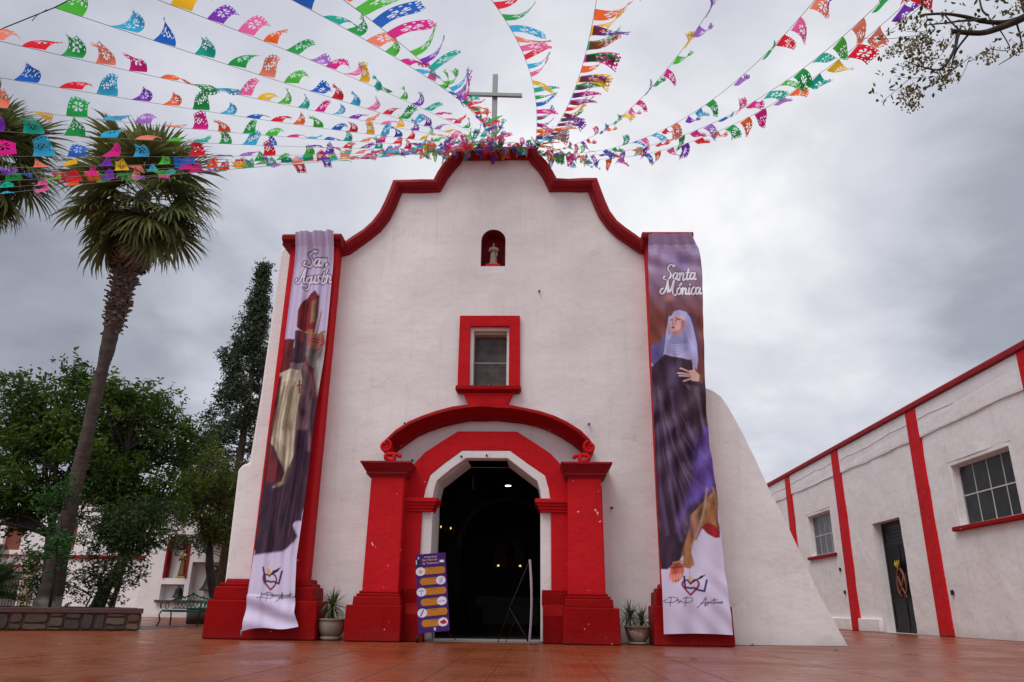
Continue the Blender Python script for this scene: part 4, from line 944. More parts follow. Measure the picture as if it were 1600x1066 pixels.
def ry(u, z):
    base = -np.mean([np.interp(z+q, [0, .95, 1.4, 3.0, 8.1, 8.35], [.93, .90, .80, .70, .50, .62]) for q in (-.3, -.2, -.1, 0, .1, .2, .3)])-.08*max(0, (z-8.3)/.2)
    f = .016*math.sin(9*u+1.1*z)+.012*math.sin(17*u-2.2*z+1)
    f += .020*math.sin((u-.2)*7+(z-3.5)*2.3)*math.exp(-((z-3.9)/1.6)**2)*2
    f += .030*math.sin(7*(z*1.1-u*1.3)+1.5*math.sin(z*1.7))*math.exp(-((z-4.3)/1.8)**2)+.018*math.sin(11*(z+u*1.8)+2)*math.exp(-((z-6.8)/1.0)**2)
    f += .045*math.exp(-((z-7.9)/.22)**2)*math.sin(8*u+9*z)+.02*math.exp(-((z-8.2)/.3)**2)*math.sin(30*u)
    if z < 1.6: f += .020*math.sin(6*(z+u*1.4-1.0)*2)*u*min(1, (1.6-z)/.5)+.022*math.sin(10*u+3)*min(1, (1.6-z))
    return base+f
banner('saint_banner', cv, rl, rr, ry, M['printed_cloth'], 'wide cloth banner reading Santa Mónica with a veiled nun, on the right pilaster', lambda u: .02*math.sin(3*u))
# --- left banner
cv = Canvas(.95, .17, 8.62, .0105, (205, 195, 224))
cv.put(np.clip((cv.z-3.5)/4, 0, 1)*.35, (190, 172, 215))
cv.poly([(-.1, 1.6), (-.1, 5.6), (.3, 5.9), (.75, 6.0), (.95, 5.2), (1.1, 5.0), (1.1, 2.7), (.95, 2.3), (.5, 1.7)], (62, 38, 56), .03, .22)
cv.poly([(.75, 6.1), (1.1, 6.3), (1.1, 4.7), (.9, 5.0)], (165, 160, 160), .15, .1)
cv.poly(P['shoulder'], (104, 30, 38), .02, .3); cv.poly(P['alb'], (196, 184, 164), .02, .2)
for q in (.12, .3, .42, .52): cv.line(smooth_line([(q+.05, 5.0), (q, 4.2), (q+.03, 3.3)]), (128, 120, 78), .045, .05, alpha=.7)
cv.poly(P['albD'], (196, 184, 164), .02, .2); cv.line([(.35, 3.7), (.4, 3.2), (.3, 2.9)], (128, 120, 78), .05, .05, .7)
for q, w_ in ((.10, .05), (.20, .04), (.34, .05), (.47, .04), (.58, .05)):
    cv.line(smooth_line([(q+.06, 5.1), (q+.01, 4.3), (q+.05, 3.4), (q*.5+.22, 2.9)]), (122, 100, 72), w_, .05, alpha=.75)
cv.poly([(-.1, 5.2), (.06, 5.25), (.10, 4.4), (.02, 3.4), (-.1, 3.2)], (104, 40, 42), .04, .3)
cv.poly(P['cope'], (104, 76, 88), .03, .3); cv.line(smooth_line(P['trim']), (120, 35, 45), .05, .03)
cv.poly(P['beard'], (68, 44, 60), .03, .2); cv.poly(P['mitre'], (112, 28, 34), .02, .2); cv.poly(P['gold'], (150, 118, 88), .05, .2, .8)
cv.poly(P['faceL'], (165, 90, 85), .04); cv.poly(P['ear'], (140, 50, 62), .04, alpha=.7); cv.line([(.74, 5.98), (.80, 5.99)], (50, 25, 35), .02); cv.line([(.86, 5.98), (.90, 5.99)], (50, 25, 35), .02)
cv.poly([(.55, 6.20), (.93, 6.22), (.97, 6.08), (1.0, 5.98), (.95, 5.93), (.96, 5.82), (.86, 5.76), (.62, 5.82), (.54, 6.0)], (158, 92, 84), .04, .1)
cv.line(smooth_line([(.66, 6.07), (.76, 6.10), (.84, 6.06)]), (60, 30, 34), .022); cv.line(smooth_line([(.67, 6.02), (.75, 6.03), (.82, 6.01)]), (35, 20, 28), .018); cv.line(smooth_line([(.90, 6.08), (.95, 5.97), (.88, 5.93)]), (110, 55, 52), .02)
cv.poly([(.56, 5.93), (.70, 5.86), (.94, 5.86), (.93, 5.70), (.80, 5.42), (.66, 5.50), (.56, 5.72)], (120, 112, 112), .06, .3); cv.line([(.74, 5.83), (.88, 5.84)], (90, 35, 40), .022)
cv.line(smooth_line([(.50, 6.24), (.74, 6.20), (.95, 6.26)]), (150, 118, 70), .045, .02); cv.line([(.74, 6.22), (.80, 6.75)], (140, 108, 66), .035, .03)
cv.poly(P['collar'], (120, 100, 110), .02); cv.line(P['crossv'], (120, 45, 38), .035); cv.line(P['crossh'], (120, 45, 38), .035)
cv.poly(P['robe'], (62, 38, 58), .05, .22); cv.poly(P['maroon'], (104, 34, 44), .03, .25)
for q in (.35, .5, .68, .8): cv.line([(q, 3.4), (q-.06, 1.9)], (105, 85, 110), .012, .03, .5)
script_text(cv, 'San', .26, .86, 7.84, .36, (226, 218, 238), (14, 10, 20), .040, .020)
script_text(cv, 'Agustín', .17, .99, 7.42, .36, (226, 218, 238), (14, 10, 20), .032, .018)
logo(cv, 'L', ['t%d' % k for k in range(1, 9)])
LZ = [.17, .45, 1.5, 4.24, 5.66, 8.6]
def ll(z): return np.interp(z, LZ, [-4.47, -4.47, -4.50, -4.54, -4.47, -4.46])
def lr(z): return np.interp(z, LZ, [-3.42, -3.52, -3.64, -3.62, -3.56, -3.58])
def ly(u, z):
    base = -np.mean([np.interp(z+q, [0, .3, .95, 1.4, 3.2, 8.1, 8.45, 8.6], [1.03, .95, .91, .82, .62, .50, .66, .70]) for q in (-.3, -.2, -.1, 0, .1, .2, .3)])-.05*max(0, (z-8.3)/.3)
    k = np.interp(z, [.2, 1.5, 3, 8.6], [.15, .6, 1, 1])
    f = .030*k*math.sin(19*u+.5*math.sin(z*.8))+.020*k*math.sin(34*u+.6*math.sin(z*.6)+1)+.02*math.sin(5*u+1.5*z)
    if z < .8: f += .05*(.8-z)*math.sin(9*u+4)+.03*math.sin(14*(z+.35*u))
    return base+f
banner('saint_banner', cv, ll, lr, ly, M['printed_cloth'], 'narrow gathered banner reading San Agustín with a mitred bishop, on the left pilaster', lambda u: .10*(u-.2)+.03*math.sin(6*u))
MB().tube([(-4.46, -1.04, .17), (-4.455, -1.035, .06)], .012, 5).build('tie_cord', M['rope'], bpy.data.objects['saint_banner.001'])

# ------------------------------------------------------------------ poster stand left of the doorway
st = thing('poster_stand', (-1.0, -1.05, 0), 'purple X-frame poster with six orange panels leaning at the left side of the church door', 'poster stand')
cw, chh = .575, 1.42
cv = Canvas(cw, 0, chh, .0052, (66, 22, 98))
cv.put(np.clip((.12-cv.z)/.1, 0, 1)*.5, (60, 20, 95))
for k in range(6):
    zc = 1.10-.187*k; h = .062; left = k % 2 == 0
    a, b = (.16, .96) if left else (.05, .86)
    p = [(a, zc-h), (b-.06, zc-h), (b-.01, zc-h*.5), (b, zc), (b-.01, zc+h*.5), (b-.06, zc+h), (a, zc+h), (a-.03, zc)]
    if not left: p = [(1-q[0]+.0, q[1]) for q in p]; p = [(q[0]-.02, q[1]) for q in p]
    cv.poly(p, (186, 118, 26), .008)
    cx_ = .15 if left else .80
    cv.line([(.42, zc+.042), (.66, zc+.042)], (110, 60, 25), .009, .006)
    for q in (.02, .004, -.012, -.028):
        cv.line([(.34 if left else .10, zc+q), (.88 if left else .62, zc+q)], (165, 100, 30), .005, .008, .55)
    cv.poly([(cx_+.155*math.cos(t), zc+.078*math.sin(t)) for t in np.linspace(0, 6.28, 24)[:-1]], (215, 212, 235), .008)
    if k == 0: cv.poly([(cx_+(.10 if j % 2 == 0 else .04)*math.sin(j*math.pi/5), zc-.012+(.05 if j % 2 == 0 else .02)*math.cos(j*math.pi/5)) for j in range(10)], (215, 140, 30), .006); cv.line([(cx_, zc), (cx_, zc+.05)], (120, 70, 40), .008)
    if k == 1:
        cv.line([(cx_-.02, zc-.05), (cx_+.01, zc), (cx_+.05, zc+.05)], (70, 90, 70), .008)
        for q in (-.03, 0, .03): cv.line([(cx_-.06, zc+q-.01), (cx_+.06, zc+q+.008)], (90, 110, 90), .007)
    if k == 2: cv.line([(cx_, zc-.055), (cx_, zc-.005)], (40, 70, 160), .012); cv.line([(cx_-.09, zc+.02), (cx_+.09, zc+.02)], (50, 30, 30), .010); cv.line([(cx_, zc+.01), (cx_, zc+.05)], (110, 90, 90), .006)
    if k == 3: cv.line([(cx_-.11, zc-.004), (cx_, zc-.008), (cx_+.11, zc+.004)], (130, 50, 30), .011)
    if k == 4: cv.line([(cx_-.05, zc-.05), (cx_+.04, zc+.05)], (70, 50, 60), .022)
    if k == 5:
        for q, r in ((-.04, .0), (.03, .015), (.06, -.01), (0, -.015)): cv.poly([(cx_+q+.06*math.cos(t), zc+r+.025*math.sin(t)) for t in np.linspace(0, 6.28, 12)[:-1]], (175, 25, 30), .008)
cv.poly([(.06, 1.18), (.12, 1.18), (.13, 1.34), (.07, 1.35)], (35, 25, 30), .01); cv.poly([(.08, 1.33), (.12, 1.33), (.12, 1.37), (.08, 1.37)], (220, 200, 190), .008); cv.line([(.03, 1.24), (.03, 1.31)], (220, 215, 225), .014)
cv.poly([(.80, 1.245), (.94, 1.24), (.93, 1.285), (.79, 1.285)], (225, 222, 235), .006); cv.poly([(.5, .03), (.56, .03), (.56, .08), (.5, .08)], (200, 200, 220), .01)
TR = Matrix.Translation((-1.14, -1.12, .155)) @ Euler((math.radians(-7), math.radians(-5.5), math.radians(8))).to_matrix().to_4x4()
def tpt(x, z, d=0): return TR @ Vector((x, d, z))
nz, nx = cv.nz, cv.nx
co = np.array([tuple(tpt(i/(nx-1)*cw, cv.z[j, 0], .008*math.sin(4*i/(nx-1)+2*cv.z[j, 0])+.012*math.sin(cv.z[j, 0]*2.2))) for j in range(nz) for i in range(nx)])
a = np.arange(nz*nx).reshape(nz, nx)
fast_mesh('poster', co, np.stack([a[:-1, :-1], a[:-1, 1:], a[1:, 1:], a[1:, :-1]], -1).reshape(-1, 4), M['printed_cloth'], st, col=cv.c.reshape(-1, 3), smooth=True)
def lettering(txt, size, x, z, mat, parent, center=False):
    cu = bpy.data.curves.new('lettering', 'FONT'); cu.body = txt; cu.size = size; cu.resolution_u = 3
    if center: cu.align_x = 'CENTER'
    tmp = bpy.data.objects.new('tmp', cu); COL.objects.link(tmp); dg = bpy.context.evaluated_depsgraph_get()
    me = bpy.data.meshes.new_from_object(tmp.evaluated_get(dg)); bpy.data.objects.remove(tmp)
    me.name = 'lettering'; o0 = origin_of(parent)
    for v in me.vertices: v.co = tpt(x+v.co.x, z+v.co.y, -.006+.008*math.sin(4*(x+v.co.x)/cw+2*z)+.012*math.sin(z*2.2))-o0
    me.materials.clear(); return link_mesh('lettering', me, mat, parent)
for nm, c_ in (('ink_white', (.75, .72, .8)), ('ink_cream', (.75, .5, .3)), ('ink_brown', (.2, .06, .02))): simple(nm, c_, .6)
lettering('Iconografía de', .042, cw*.5, 1.345, M['ink_white'], st, True); lettering('San Nicolás', .062, cw*.47, 1.285, M['ink_cream'], st, True); lettering('de Tolentino', .062, cw*.5, 1.222, M['ink_cream'], st, True)
fr = MB()
fr.tube([tpt(.03, 1.40, .03), tpt(.55, -.04, .05), tpt(.68, -.16, .10)], .008, 6); fr.tube([tpt(.55, 1.40, .03), tpt(.03, .0, .05), tpt(-.02, -.16, .02)], .008, 6)
fr.tube([tpt(.29, .7, .05), (-.95, -.55, .01)], .008, 6); fr.build('stand_frame', M['black_iron'], st)
MB().tube([tpt(.02, 0, .01), (-1.16, -1.15, .012)], [.02, .035], 7).build('stand_foot', M['black_iron'], st)
# second stand, seen edge-on
s2 = thing('poster_stand', (.75, -.9, 0), 'white poster stand seen edge on, with thin crossed legs, at the right of the doorway', 'poster stand')
mb = MB(); n = 14
pts = [(.90+.035*math.sin(math.pi*k/n)-.0, 1.50-1.46*k/n) for k in range(n+1)]
vs = []
for x, z in pts: vs += [(x-.022, -1.22, z-.02), (x+.006, -.66, z+.01), (x+.010, -.66, z+.01), (x-.018, -1.22, z-.02)]
fs = [(4*i+j, 4*i+(j+1) % 4, 4*i+4+(j+1) % 4, 4*i+4+j) for i in range(n) for j in range(4)]+[(3, 2, 1, 0), (4*n, 4*n+1, 4*n+2, 4*n+3)]
mb.add(vs, fs); mb.build('poster', M['plain_vinyl'], s2)
MB().tube([(.88, -.9, 1.46), (.53, -.8, .66), (.30, -.75, .01)], .009, 6).tube([(.51, -.82, .62), (.90, -1.1, .02)], .009, 6).tube([(.51, -.82, .62), (.86, -.6, .02)], .008, 6).tube([(.62, -.78, .4), (.44, -.5, .01)], .006, 6).build('stand_frame', M['black_iron'], s2)

# ------------------------------------------------------------------ potted plants
def strip_leaf(L, w, droop, seed, n=7, fold=.3):
    """one sword leaf: a folded tapering blade along +X, bending down"""
    rng = random.Random(seed); vs = []; x = z = 0; a = 0; st_ = L/n
    for i in range(n+1):
        t = i/n; ww = w*(.6+.8*t if t < .35 else (1-t)/.65*.9+.02)
        vs += [(x, -ww, z+ww*fold), (x, 0, z), (x, ww, z+ww*fold)]
        a = -droop*t*t; x += st_*math.cos(a); z += st_*math.sin(a)
    return vs, [(3*i+j, 3*i+j+1, 3*i+4+j, 3*i+3+j) for i in range(n) for j in (0, 1)]
def leaf_meshes(name, specs, mat):
    out = []
    for k, (L, w, d) in enumerate(specs):
        vs, fs = strip_leaf(L, w, d, k); me = bpy.data.meshes.new(name); me.from_pydata(vs, [], fs); me.update()
        a = me.attributes.new('rnd', 'FLOAT', 'FACE'); a.data.foreach_set('value', [random.random()*.4+.12*k for _ in fs]); me.materials.append(mat); out.append(me)
    return out
yuc = leaf_meshes('leaf', [(.40, .020, .4), (.44, .021, 1.1), (.46, .021, 1.9), (.38, .018, .15), (.42, .020, 2.3)], M['yucca_leaf'])
def rosette(parent, c, n, el0, el1, scale=1.0, seed=0):
    rng = random.Random(seed)
    for i in range(n):
        t = i/n; el = math.radians(el1+(el0-el1)*t+rng.uniform(-8, 8)); k = 3 if t > .75 else (0 if t > .5 else rng.choice((1, 1, 2, 4)))
        o = bpy.data.objects.new('leaf', yuc[k]); COL.objects.link(o); o.parent = parent
        o.location = Vector(c)-origin_of(parent)+Vector((rng.uniform(-.02, .02), rng.uniform(-.02, .02), rng.uniform(-.05, .03)))
        o.rotation_euler = Euler((0, -el, i*2.399+rng.uniform(-.2, .2)), 'XYZ'); s = scale*rng.uniform(.8, 1.1); o.scale = (s, s, s)
p1 = thing('potted_plant', (-2.92, -.48, 0), 'spiky yucca in a round grey pot between the left pilaster and the portal', 'potted plant', 'potted yuccas beside the portal')
MB().lathe([(.10, .06), (.19, .08), (.235, .16), (.262, .30), (.255, .355), (.275, .36), (.275, .385), (.245, .385), (.24, .33), (.02, .33)], (-2.92, -.48, 0), 28).build('pot', M['pot_grey'], p1)
MB().lathe([(.18, .0), (.21, .02), (.205, .065), (.10, .066)], (-2.92, -.48, 0), 24).build('saucer', M['pot_grey'], p1)
MB().lathe([(.23, .335), (.235, .35), (.01, .365)], (-2.92, -.48, 0), 18).build('soil', M['soil'], p1)
MB().tube([(-2.92, -.48, .34), (-2.93, -.47, .62)], [.035, .025], 8).build('stem', M['palm_boots'], p1)
rosette(p1, (-2.93, -.47, .62), 72, 85, -50, 1.0, 3); rosette(p1, (-2.97, -.44, .45), 34, 50, -50, .75, 5)
p2 = thing('potted_plant', (2.93, -.42, 0), 'bushy double yucca in a patched brown clay bowl beside the right base of the portal', 'potted plant', 'potted yuccas beside the portal')
MB().lathe([(.10, .04), (.15, .05), (.20, .12), (.235, .24), (.245, .30), (.262, .305), (.262, .325), (.235, .325), (.23, .28), (.02, .28)], (2.94, -.42, 0), 28).build('pot', M['terracotta'], p2)
MB().lathe([(.17, .0), (.2, .015), (.195, .045), (.1, .046)], (2.94, -.42, 0), 24).build('saucer', M['pot_grey'], p2)
MB().lathe([(.22, .28), (.225, .295), (.01, .31)], (2.94, -.42, 0), 18).build('soil', M['soil'], p2)
mb = MB(); vs = []
for z, r, a0, a1 in ((.07, .165, 245, 292), (.13, .212, 232, 300), (.2, .232, 222, 292), (.245, .242, 215, 250)):
    for k in range(9): t = math.radians(a0+(a1-a0)*k/8); vs.append((2.94+r*1.012*math.cos(t), -.42+r*1.012*math.sin(t), z))
mb.add(vs, [(9*j+i, 9*j+i+1, 9*j+10+i, 9*j+9+i) for j in range(3) for i in range(8)], True); mb.build('cement_patch', M['statue_stone'], p2)
for c, h, n, s in (((2.80, -.40), .52, 66, 3), ((3.02, -.46), .42, 60, 8)):
    MB().tube([(c[0], c[1], .28), (c[0], c[1], h)], [.03, .022], 7).build('stem', M['palm_boots'], p2); rosette(p2, (c[0], c[1], h), n, 85, -60, .88, s)
# ------------------------------------------------------------------ stone planter at the left
pl = thing('stone_planter', (-11, 3, 0), 'low rubble stone planter with a red coping under the palm tree', 'planter')
PC = [(-8.55, 3.25), (-13.8, .95), (-18, 3.5), (-16, 9.5), (-12.0, 8.6)]
def ring(poly, inset):
    c = Vector((sum(p[0] for p in poly)/len(poly), sum(p[1] for p in poly)/len(poly)))
    return [tuple(Vector(p)+(c-Vector(p)).normalized()*inset) for p in poly]
pin = ring(PC, .30); pback = ring(PC, .035)
def ringwall(name, outer, inner, z0, z1, mat, parent, bevel=.01):
    n = len(outer); mb = MB()
    vs = [(*p, z0) for p in outer]+[(*p, z0) for p in inner]+[(*p, z1) for p in outer]+[(*p, z1) for p in inner]
    fs = []
    for i in range(n):
        j = (i+1) % n; fs += [(i, j, n+j, n+i), (2*n+i, 3*n+i, 3*n+j, 2*n+j), (i, 2*n+i, 2*n+j, j), (n+i, n+j, 3*n+j, 3*n+i)]
    return mb.add(vs, fs).build(name, mat, parent, bevel=bevel)
STC = []
for k, c in enumerate(((.11, .062, .04), (.14, .09, .065), (.07, .05, .042), (.12, .062, .036), (.085, .055, .036), (.17, .115, .08))):
    simple('rubble_stone_%d' % k, c, .7, 0, 7, .5, .6); STC.append(M['rubble_stone_%d' % k])
ringwall('mortar_wall', pback, pin, 0, .40, M['rubble_stone_4'], pl)
MB().prism(pin[::-1], .36, .37, lambda a, b, d: (a, b, d)).build('soil', M['soil'], pl)
rng = random.Random(3)
for e, (a, b) in enumerate(((PC[0], PC[1]), (PC[4], PC[0]))):
    A, B = Vector(a), Vector(b); t = (B-A).normalized(); nrm = Vector((t.y, -t.x)) if e == 0 else Vector((t.y, -t.x))
    ctr = Vector((-12, 4.5)); nrm = nrm if nrm.dot(A-ctr) > 0 else -nrm
    L = (B-A).length; x = .01
    while x < L-.05:
        w = min(rng.uniform(.22, .55), L-x-.01); split = rng.choice((1, 2, 2, 3)); zs = sorted([.01, .385]+[.385*k/split+rng.uniform(-.07, .07) for k in range(1, split)])
        for z0, z1 in zip(zs[:-1], zs[1:]):
            g = .012; j = lambda s: rng.uniform(-s, s)
            poly = [(x+g+abs(j(.05)), z0+g+abs(j(.03))), (x+w*.5+j(.08), z0+g*.7), (x+w-g+j(.012), z0+g+abs(j(.03))), (x+w-g+j(.012), (z0+z1)/2+j(.03)), (x+w-g-abs(j(.04)), z1-g), (x+w*.5+j(.08), z1-g*.6), (x+g+abs(j(.04)), z1-g-abs(j(.02))), (x+g+j(.01), (z0+z1)/2)]
            d = rng.uniform(.008, .03)
            fr_ = lambda p, q, dd: (A.x+t.x*p+nrm.x*dd, A.y+t.y*p+nrm.y*dd, q)
            mbs = MB(); n = len(poly); cx_ = sum(p[0] for p in poly)/n; cz_ = sum(p[1] for p in poly)/n
            vs = [fr_(*p, -.034) for p in poly]+[fr_(cx_+(p[0]-cx_)*.88, cz_+(p[1]-cz_)*.88, d) for p in poly]
            mbs.add(vs, [tuple(range(n, 2*n))]+[(i, (i+1) % n, n+(i+1) % n, n+i) for i in range(n)])
            mbs.build('stone', rng.choice(STC), pl)
        x += w
po = ring(PC, -.05); 
for e in range(5):
    A, B, A2, B2 = [Vector(v) for v in (po[e], po[(e+1) % 5], pin[e], pin[(e+1) % 5])]; n = max(1, round((B-A).length/1.25))
    for k in range(n):
        q = [A.lerp(B, k/n), A.lerp(B, (k+1)/n), A2.lerp(B2, (k+1)/n), A2.lerp(B2, k/n)]; c = sum(q, Vector((0, 0)))/4
        q = [c+(p-c)*(1-.004/1.0) for p in q]; dz = rng.uniform(-.004, .004)
        MB().add([(*p, .385+dz) for p in q]+[(*p, .505+dz) for p in q], [(0, 3, 2, 1), (4, 5, 6, 7), (0, 1, 5, 4), (1, 2, 6, 5), (2, 3, 7, 6), (3, 0, 4, 7)]).build('coping_slab', M['coping_red'], pl, bevel=.012)

# ------------------------------------------------------------------ trees
def leaves(centers, radii, per, size, rng, droop=.3, aspect=.42, up=.0, clump=None):
    """leaf-sized folded quads scattered in small sprays through each clump"""
    C_ = []; Rn = []
    for (c, r), n in zip(zip(centers, radii), per):
        nsp = max(3, n//9)
        d = rng.normal(size=(nsp, 3)); d /= np.linalg.norm(d, axis=1)[:, None]
        sp = np.array(c)+d*(rng.random((nsp, 1))**.45)*np.array(r)
        base = rng.random()*.35
        for q in range(nsp):
            k = 9; ax = rng.normal(size=3); ax[2] = ax[2]*.4-.1; ax /= np.linalg.norm(ax)
            t = rng.random((k, 1))*size*3.2
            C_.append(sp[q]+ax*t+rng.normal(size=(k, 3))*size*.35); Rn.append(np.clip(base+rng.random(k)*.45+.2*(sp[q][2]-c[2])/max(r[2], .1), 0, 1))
    P_ = np.vstack(C_); Rn = np.concatenate(Rn); n = len(P_)
    a = rng.normal(size=(n, 3)); a[:, 2] = a[:, 2]*.6-droop; a /= np.linalg.norm(a, axis=1)[:, None]
    b = np.cross(a, rng.normal(size=(n, 3))); b /= np.linalg.norm(b, axis=1)[:, None]
    s = size*(.7+.6*rng.random((n, 1))); a *= s*.5; b *= s*.5*aspect
    co = np.stack([P_-a, P_-a*.1-b, P_+a, P_-a*.1+b], 1).reshape(-1, 3)
    return co, np.arange(4*n).reshape(n, 4), Rn
def bez(a, b, lift, n, rng, jit):
    a, b = np.array(a, float), np.array(b, float); m = (a+b)/2+np.array([0, 0, lift])+rng.normal(size=3)*jit
    return [tuple((1-t)**2*a+2*t*(1-t)*m+t*t*b) for t in np.linspace(0, 1, n)]
def tree(name, base, trunk_pts, trunk_r, clumps, per, size, leafmat, barkmat, label, group=None, seed=1, droop=.3, aspect=.42, limbs=6, twig=.035):
    rng = np.random.default_rng(seed); root = thing(name, base, label, 'tree', group)
    tk = MB(); tk.tube(trunk_pts, trunk_r, 12)
    fork = trunk_pts[-1]; cs = [c for c, r in clumps]
    hubs = [cs[i] for i in rng.choice(len(cs), min(limbs, len(cs)), replace=False)]
    for h in hubs:
        e = np.array(fork)+(np.array(h)-np.array(fork))*.62; tk.tube(bez(fork, e, .35, 7, rng, .15), np.linspace(trunk_r[-1]*.48, trunk_r[-1]*.2, 7), 7)
    tk.build('trunk', M[barkmat], root, wob=.02)
    br = MB()
    for c, r in clumps:
        d = [np.linalg.norm(np.array(h)-np.array(c)) for h in hubs]; h = hubs[int(np.argmin(d))]
        e = np.array(fork)+(np.array(h)-np.array(fork))*.60
        br.tube(bez(e, c, .1, 5, rng, .12), [twig, twig*.8, twig*.6, twig*.45, twig*.3], 5, cap=False)
        for q in range(4):
            v = rng.normal(size=3); v /= np.linalg.norm(v); br.tube(bez(c, np.array(c)+v*np.array(r)*.85, .05, 4, rng, .05), [twig*.35, twig*.3, twig*.2, twig*.1], 4, cap=False)
    br.build('branches', M[barkmat], root)
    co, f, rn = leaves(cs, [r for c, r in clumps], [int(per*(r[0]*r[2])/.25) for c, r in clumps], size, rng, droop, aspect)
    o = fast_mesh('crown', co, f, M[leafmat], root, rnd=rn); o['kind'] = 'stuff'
    return root
def blob(center, rad, n, cr, rng, hollow=.55, zmin=-1e9):
    out = []
    while len(out) < n:
        d = rng.normal(size=3); d /= np.linalg.norm(d); t = hollow+(1-hollow)*rng.random()**.7
        if rng.random() < .3: t = rng.random()*.8
        c = np.array(center)+d*np.array(rad)*t
        if c[2] < zmin: continue
        k = cr*(.65+.7*rng.random()); out.append((tuple(c), (k, k, k*.8)))
    return out
g = np.random.default_rng(11)
cl1 = blob((-14.9, 7.6, 5.3), (2.6, 2.0, 2.6), 80, .62, g, .5, 2.7)+blob((-16.2, 6.5, 3.4), (1.3, 1.5, 1.3), 14, .6, g)
tree('broadleaf_tree', (-13.6, 7.2, .3), [(-13.6, 7.2, .3), (-13.5, 7.2, 1.2), (-13.6, 7.2, 2.0), (-13.7, 7.2, 2.5)], [.24, .2, .18, .16], cl1, 250, .17, 'leaf_green', 'bark_dark', 'dense green broadleaf tree at the far left, behind and left of the leaning palm trunk', 'leafy trees left of the church', 4, limbs=9, twig=.05)
cl2 = blob((-11.9, 7.4, 5.2), (2.35, 1.8, 2.5), 76, .58, g, .5, 2.9)+blob((-10.7, 7.0, 3.6), (1.2, 1.0, 1.4), 16, .5, g)
tree('broadleaf_tree', (-11.7, 6.6, .36), [(-11.6, 6.6, .3), (-11.4, 6.6, 1.1), (-11.1, 6.7, 1.7), (-11.2, 6.9, 2.6), (-11.4, 7.1, 3.1)], [.22, .17, .15, .13, .12], cl2, 240, .155, 'leaf_green', 'bark_dark', 'rounded green broadleaf tree with a dark forked trunk just right of the palm trunk', 'leafy trees left of the church', 5, limbs=9, twig=.045)
cl3 = blob((-10.2, 5.6, 2.5), (1.2, .9, 1.15), 34, .42, g, .3, 1.0)+blob((-10.8, 5.0, 2.5), (.8, .6, .9), 12, .4, g)
tree('ash_sapling', (-10.5, 5.3, .36), [(-10.5, 5.3, .3), (-10.4, 5.3, .9), (-10.3, 5.4, 1.6)], [.06, .05, .04], cl3, 280, .13, 'leaf_dark', 'bark_dark', 'low dark bushy tree in the stone planter with drooping fronds of leaves', 'leafy trees left of the church', 6, droop=.8, aspect=.3, limbs=5, twig=.02)
cl3b = blob((-11.2, 3.3, 3.2), (.45, .3, .5), 8, .3, g, .2)+blob((-10.9, 3.2, 2.1), (.6, .4, .7), 12, .33, g, .2)
tree('climbing_vine', (-11.0, 3.5, .36), [(-11.0, 3.5, .3), (-11.0, 3.4, 1.3), (-11.05, 3.4, 2.0)], [.04, .03, .025], cl3b, 200, .12, 'leaf_bright', 'bark_dark', 'bright green young tree growing against the palm trunk in the planter', None, 8, aspect=.35, limbs=4, twig=.012)
cl4 = blob((-9.95, 4.6, 1.35), (.55, .5, .65), 12, .27, g, .2)
for i in range(5):
    pass
tree('garden_shrub', (-10.0, 4.6, .36), [(-10.0, 4.6, .3), (-9.98, 4.6, .6), (-9.95, 4.6, .9)], [.03, .025, .02], cl4, 200, .10, 'leaf_dark', 'bark_dark', 'twiggy dark shrub near the right corner of the stone planter', None, 9, aspect=.4, limbs=5, twig=.012)
cl5 = blob((-11.15, 12, 4.7), (1.45, 1.1, 1.6), 40, .5, g, .45, 2.9)+blob((-10.6, 12, 3.1), (.9, .8, .7), 12, .45, g, .3)
tree('broadleaf_tree', (-10.3, 12, 0), [(-10.3, 12, 0), (-10.45, 12, .9), (-10.75, 12, 1.9), (-10.85, 12, 2.6)], [.19, .16, .15, .12], cl5, 260, .125, 'leaf_yellow', 'bark_dark', 'small yellow-green tree with a dark leaning trunk behind the green bench', 'leafy trees left of the church', 7, limbs=7, twig=.035)
cl6 = blob((-11.0, 5.6, 1.15), (1.1, .5, .65), 26, .32, g, .2)+blob((-12.6, 5.4, 1.3), (1.0, .5, .8), 22, .34, g, .2)
tree('garden_shrub', (-11.2, 5.4, .36), [(-11.2, 5.4, .3), (-11.2, 5.4, .5), (-11.1, 5.4, .8)], [.03, .025, .02], cl6, 220, .11, 'leaf_dark', 'bark_dark', 'low spreading dark shrub behind the palm trunk in the stone planter', None, 12, aspect=.4, limbs=5, twig=.012)
# cypress
g2 = np.random.default_rng(21); cyc = []
for i in range(300):
    z = 3.2+15.2*(i/300)**.92; R_ = np.interp(z, [3, 5, 8.5, 11, 13.5, 15.5, 17.3, 18.5], [1.9, 2.1, 1.6, 1.15, .78, .48, .22, .05]); a = g2.random()*6.283; t = (.25+.75*g2.random()**.5)*R_*g2.uniform(.8, 1.2)*(1.35 if g2.random() < .10 else 1)
    k = g2.uniform(.20, .36)*(1 if z < 15 else .65); cyc.append(((-14.6+t*math.cos(a)+.045*(z-10), 22+t*math.sin(a), z), (k, k, k*1.9)))
cy = thing('cypress_tree', (-14.3, 22, 0), 'tall narrow dark cypress rising just left of the church', 'tree')
mb = MB(); mb.tube([(-14.3, 22, 0), (-14.2, 22, 6), (-14.15, 22, 12), (-14.05, 22, 18.2)], [.32, .22, .12, .02], 9)
for c, r in cyc[::2]:
    mb.tube([(-14.2, 22, c[2]-.5), ((c[0]-14.2)/2, (c[1]+22)/2, c[2]-.3), c], [.03, .02, .01], 4, cap=False)
mb.build('trunk', M['bark_cyp'], cy)
